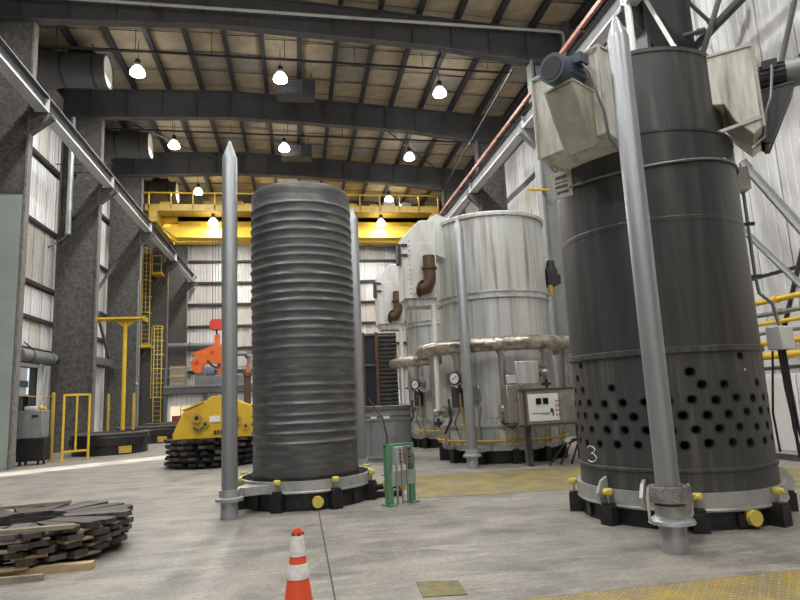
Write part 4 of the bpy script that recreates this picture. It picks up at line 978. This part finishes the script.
# ------------------------------------------------------------------ far end: office shelter, mezzanine, pipes
t = thing('mezzanine', 'grey steel mezzanine deck with handrail at the far end', 'platform', (-8.3, 40.0, 0))
B().box(0, 7.5, 0, 5, 2.45, 2.95).done('deck_beam', 'beam', t); B().box(0, 7.5, -.05, 0, 2.85, 2.97).done('edge_strip', 'galv', t)
for x in (.1, 2.5, 5, 7.4): B().box(x - .1, x + .1, .1, .3, 0, 2.45).done('leg', 'beam', t)
for z in (3.5, 4.05): B().tube([(0, 0, z), (7.5, 0, z)], .03, 6).done('handrail', 'conduit', t)
for k in range(7): B().cyl((.1 + k * 1.2, 0, 2.95), (.1 + k * 1.2, 0, 4.05), .03, .03, 6).done('rail_post', 'conduit', t)
t = thing('office_hut', 'white ribbed hut with lit windows under the mezzanine', 'hut', (-8.2, 40.4, 0))
b = B().box(0, 6.4, 0, 3.5, 0, .75).box(0, 6.4, 0, 3.5, 1.7, 2.42).box(0, .25, 0, 3.5, .75, 1.7).box(1.5, 1.75, 0, 3.5, .75, 1.7).box(3.2, 3.4, 0, 3.5, .75, 1.7).box(6.2, 6.4, 0, 3.5, .75, 1.7); b.done('wall', 'clad', t)
for k in range(21): B().box(.02 + k * .3, .07 + k * .3, -.03, 0, 1.72, 2.4).done('rib', 'clad_dirty', t)
for x0, x1 in ((.25, 1.5), (1.75, 3.2), (3.4, 6.2)):
    o = B().box(x0, x1, .05, .08, .75, 1.7).done('window', 'lit', t); B().box((x0 + x1) / 2 - .02, (x0 + x1) / 2 + .02, .0, .05, .75, 1.7).done('mullion', 'dark', o); B().box(x0 + .1, x1 - .3, -.005, .05, .75, 1.1).done('goods', 'redstuff', o)
t = thing('machine_unit', 'grey machine standing on the mezzanine below the orange claw', 'machine', (-6.6, 41.0, 2.95))
B().box(0, 3.0, 0, 1.4, 0, .6).done('bed', 'greybox', t, .05); B().cyl((.1, .5, .75), (1.2, .5, .75), .45, .45, 16).done('motor', 'motor', t); B().box(1.5, 2.4, .1, 1.2, .6, 1.9).done('cabinet', 'greybox', t, .03); B().box(1.6, 2.0, .05, .1, 1.1, 1.7).done('panel', 'offwhite', t)
t = thing('crate', 'brown crate at the left end of the mezzanine', 'crate', (-8.05, 40.6, 2.95)); B().box(0, .9, 0, .9, 0, 1.3).done('body', 'oldwood', t)
for z in (.15, .65, 1.15): B().box(-.02, .92, -.03, 0, z - .07, z + .07).done('slat', 'wood', t)
def bigpipe(pts, r, lab):
    t = thing('process_pipe', lab, 'pipe'); B().tube(pts, r, 12).done('pipe', 'greybox', t)
    for p, q in zip(pts[:-1], pts[1:]):
        c = (Vector(p) + Vector(q)) / 2; d = (Vector(q) - Vector(p)).normalized(); B().cyl(c - d * .06, c + d * .06, r * 1.35, r * 1.35, 12).done('coupling', 'beam', t)
bigpipe([(-10, 48.5, 6.3), (-6.3, 48.5, 6.3), (-6.0, 48.5, 6.2), (-5.9, 48.5, 5.9), (-5.9, 48.5, 0)], .2, 'grey pipe across the far corner bending down above the hut')
bigpipe([(-6.0, 47.5, 5.45), (-4.0, 47.5, 5.45), (-3.7, 47.5, 5.3), (-3.65, 47.5, 5.0), (-3.65, 47.5, 0)], .16, 'grey pipe with a corner bend between guide post and corrugated cylinder')

# ------------------------------------------------------------------ right wall: bracing, pipes, cabinet
def brace(p, q, r, m, lab):
    t = thing('wall_brace', lab, 'brace'); B().tube([p, q], r, 8).done('tube', m, t)
    for e, f in ((p, q), (q, p)):
        e, f = Vector(e), Vector(f); d = (f - e).normalized(); B().bar(e, e + d * .3, r * 2.6, .03, (1, 0, 0)).done('gusset', m, t)
XB = 10.55
brace((XB, 13.35, 10.4), (XB, 9.6, 10.75), .11, 'beam', 'thick dark strut rising right above the dark furnace')
brace((XB - .25, 15.7, 11.95), (XB - .25, 12.4, 10.42), .06, 'conduit', 'grey brace tube crossing behind the top of the dark furnace')
brace((XB - .05, 13.2, 11.9), (XB - .05, 12.3, 10.5), .05, 'pipe_dark', 'short dark brace above the right blower')
brace((XB - .15, 12.75, 9.9), (XB - .15, 11.5, 11.4), .07, 'conduit', 'grey vertical brace tube left of the right blower')
brace((XB, 10.95, 7.7), (XB, 9.7, 10.1), .055, 'conduit', 'slim grey brace tube above the right blower motor')
brace((XB, 12.05, 6.75), (XB, 8.9, 1.65 + .35), .10, 'conduit', 'thick grey brace falling right beside the furnace, upper one')
brace((XB - .2, 12.35, 5.4), (XB - .2, 9.4, 2.0), .07, 'conduit', 'grey brace falling right beside the furnace, lower one')
brace((XB - .1, 11.6, 2.4), (XB - .1, 10.2, 5.2), .05, 'pipe_dark', 'short dark brace just above the yellow pipes')
brace((8.9, 12.9, 12.0), (9.1, 11.9, 9.4), .05, 'white_pipe', 'thin white brace beside the dark column behind the pointed post')
brace((8.62, 12.95, 9.2), (8.62, 12.95, 12.0), .09, 'white_pipe', 'short pale upright below the right crane girder')
for x, y, z, r, m, lab in ((10.0, 0, 3.29, .06, 'yellow', 'topmost yellow wall pipe at right'), (10.05, 0, 3.02, .05, 'conduit', 'grey wall pipe below the topmost yellow one'),
                           (10.0, 0, 2.82, .045, 'yellow', 'second yellow wall pipe from the top'), (10.05, 0, 2.62, .04, 'conduit', 'grey wall pipe between the second and third yellow pipes'),
                           (10.0, 0, 2.40, .065, 'yellow', 'third yellow wall pipe from the top'), (10.0, 0, 2.12, .075, 'yellow', 'lowest and thickest yellow wall pipe'), (10.02, 0, 1.86, .04, 'pipe_dark', 'dark wall pipe just above the white cabinets')):
    t = thing('wall_pipe', lab, 'pipe', (x, 0, z), 0, 'pipes along the right wall')
    B().cyl((0, 3, 0), (0, 12.8, 0), r, r, 10).done('pipe', m, t)
    for y in (5, 8, 11): B().cyl((0, y, 0), (0, y + .08, 0), r * 1.4, r * 1.4, 10).done('coupling', m, t)
    B().bar((0, 10.6, 0), (1.2, 10.6, 0), .04, .04).done('bracket', 'beam', t)
for i, y in enumerate((9.6, 10.55)):
    t = thing('wall_cabinet', ('white steel cabinet at the right wall, nearer one', 'white steel cabinet at the right wall, beside the furnace cables')[i], 'cabinet', (9.7, y, 0), 0, 'white cabinets at the right wall')
    B().box(0, .6, 0, .92, .12, 1.72).done('body', 'clad', t, .015); B().box(-.02, 0, .05, .87, .2, 1.66).done('door', 'clad', t, .006)
    B().box(-.05, -.02, .1, .14, .8, 1.1).done('handle', 'dark', t); B().box(.02, .6, .02, .9, 0, .12).done('plinth', 'beam', t)
tag(B().tube([(8.45, 20.06, 8.95), (9.3, 20.06, 8.93)], .05, 8).done('yellow_rod', 'yellow'), 'short yellow rod between the grey column and the black furnace top', 'rod')
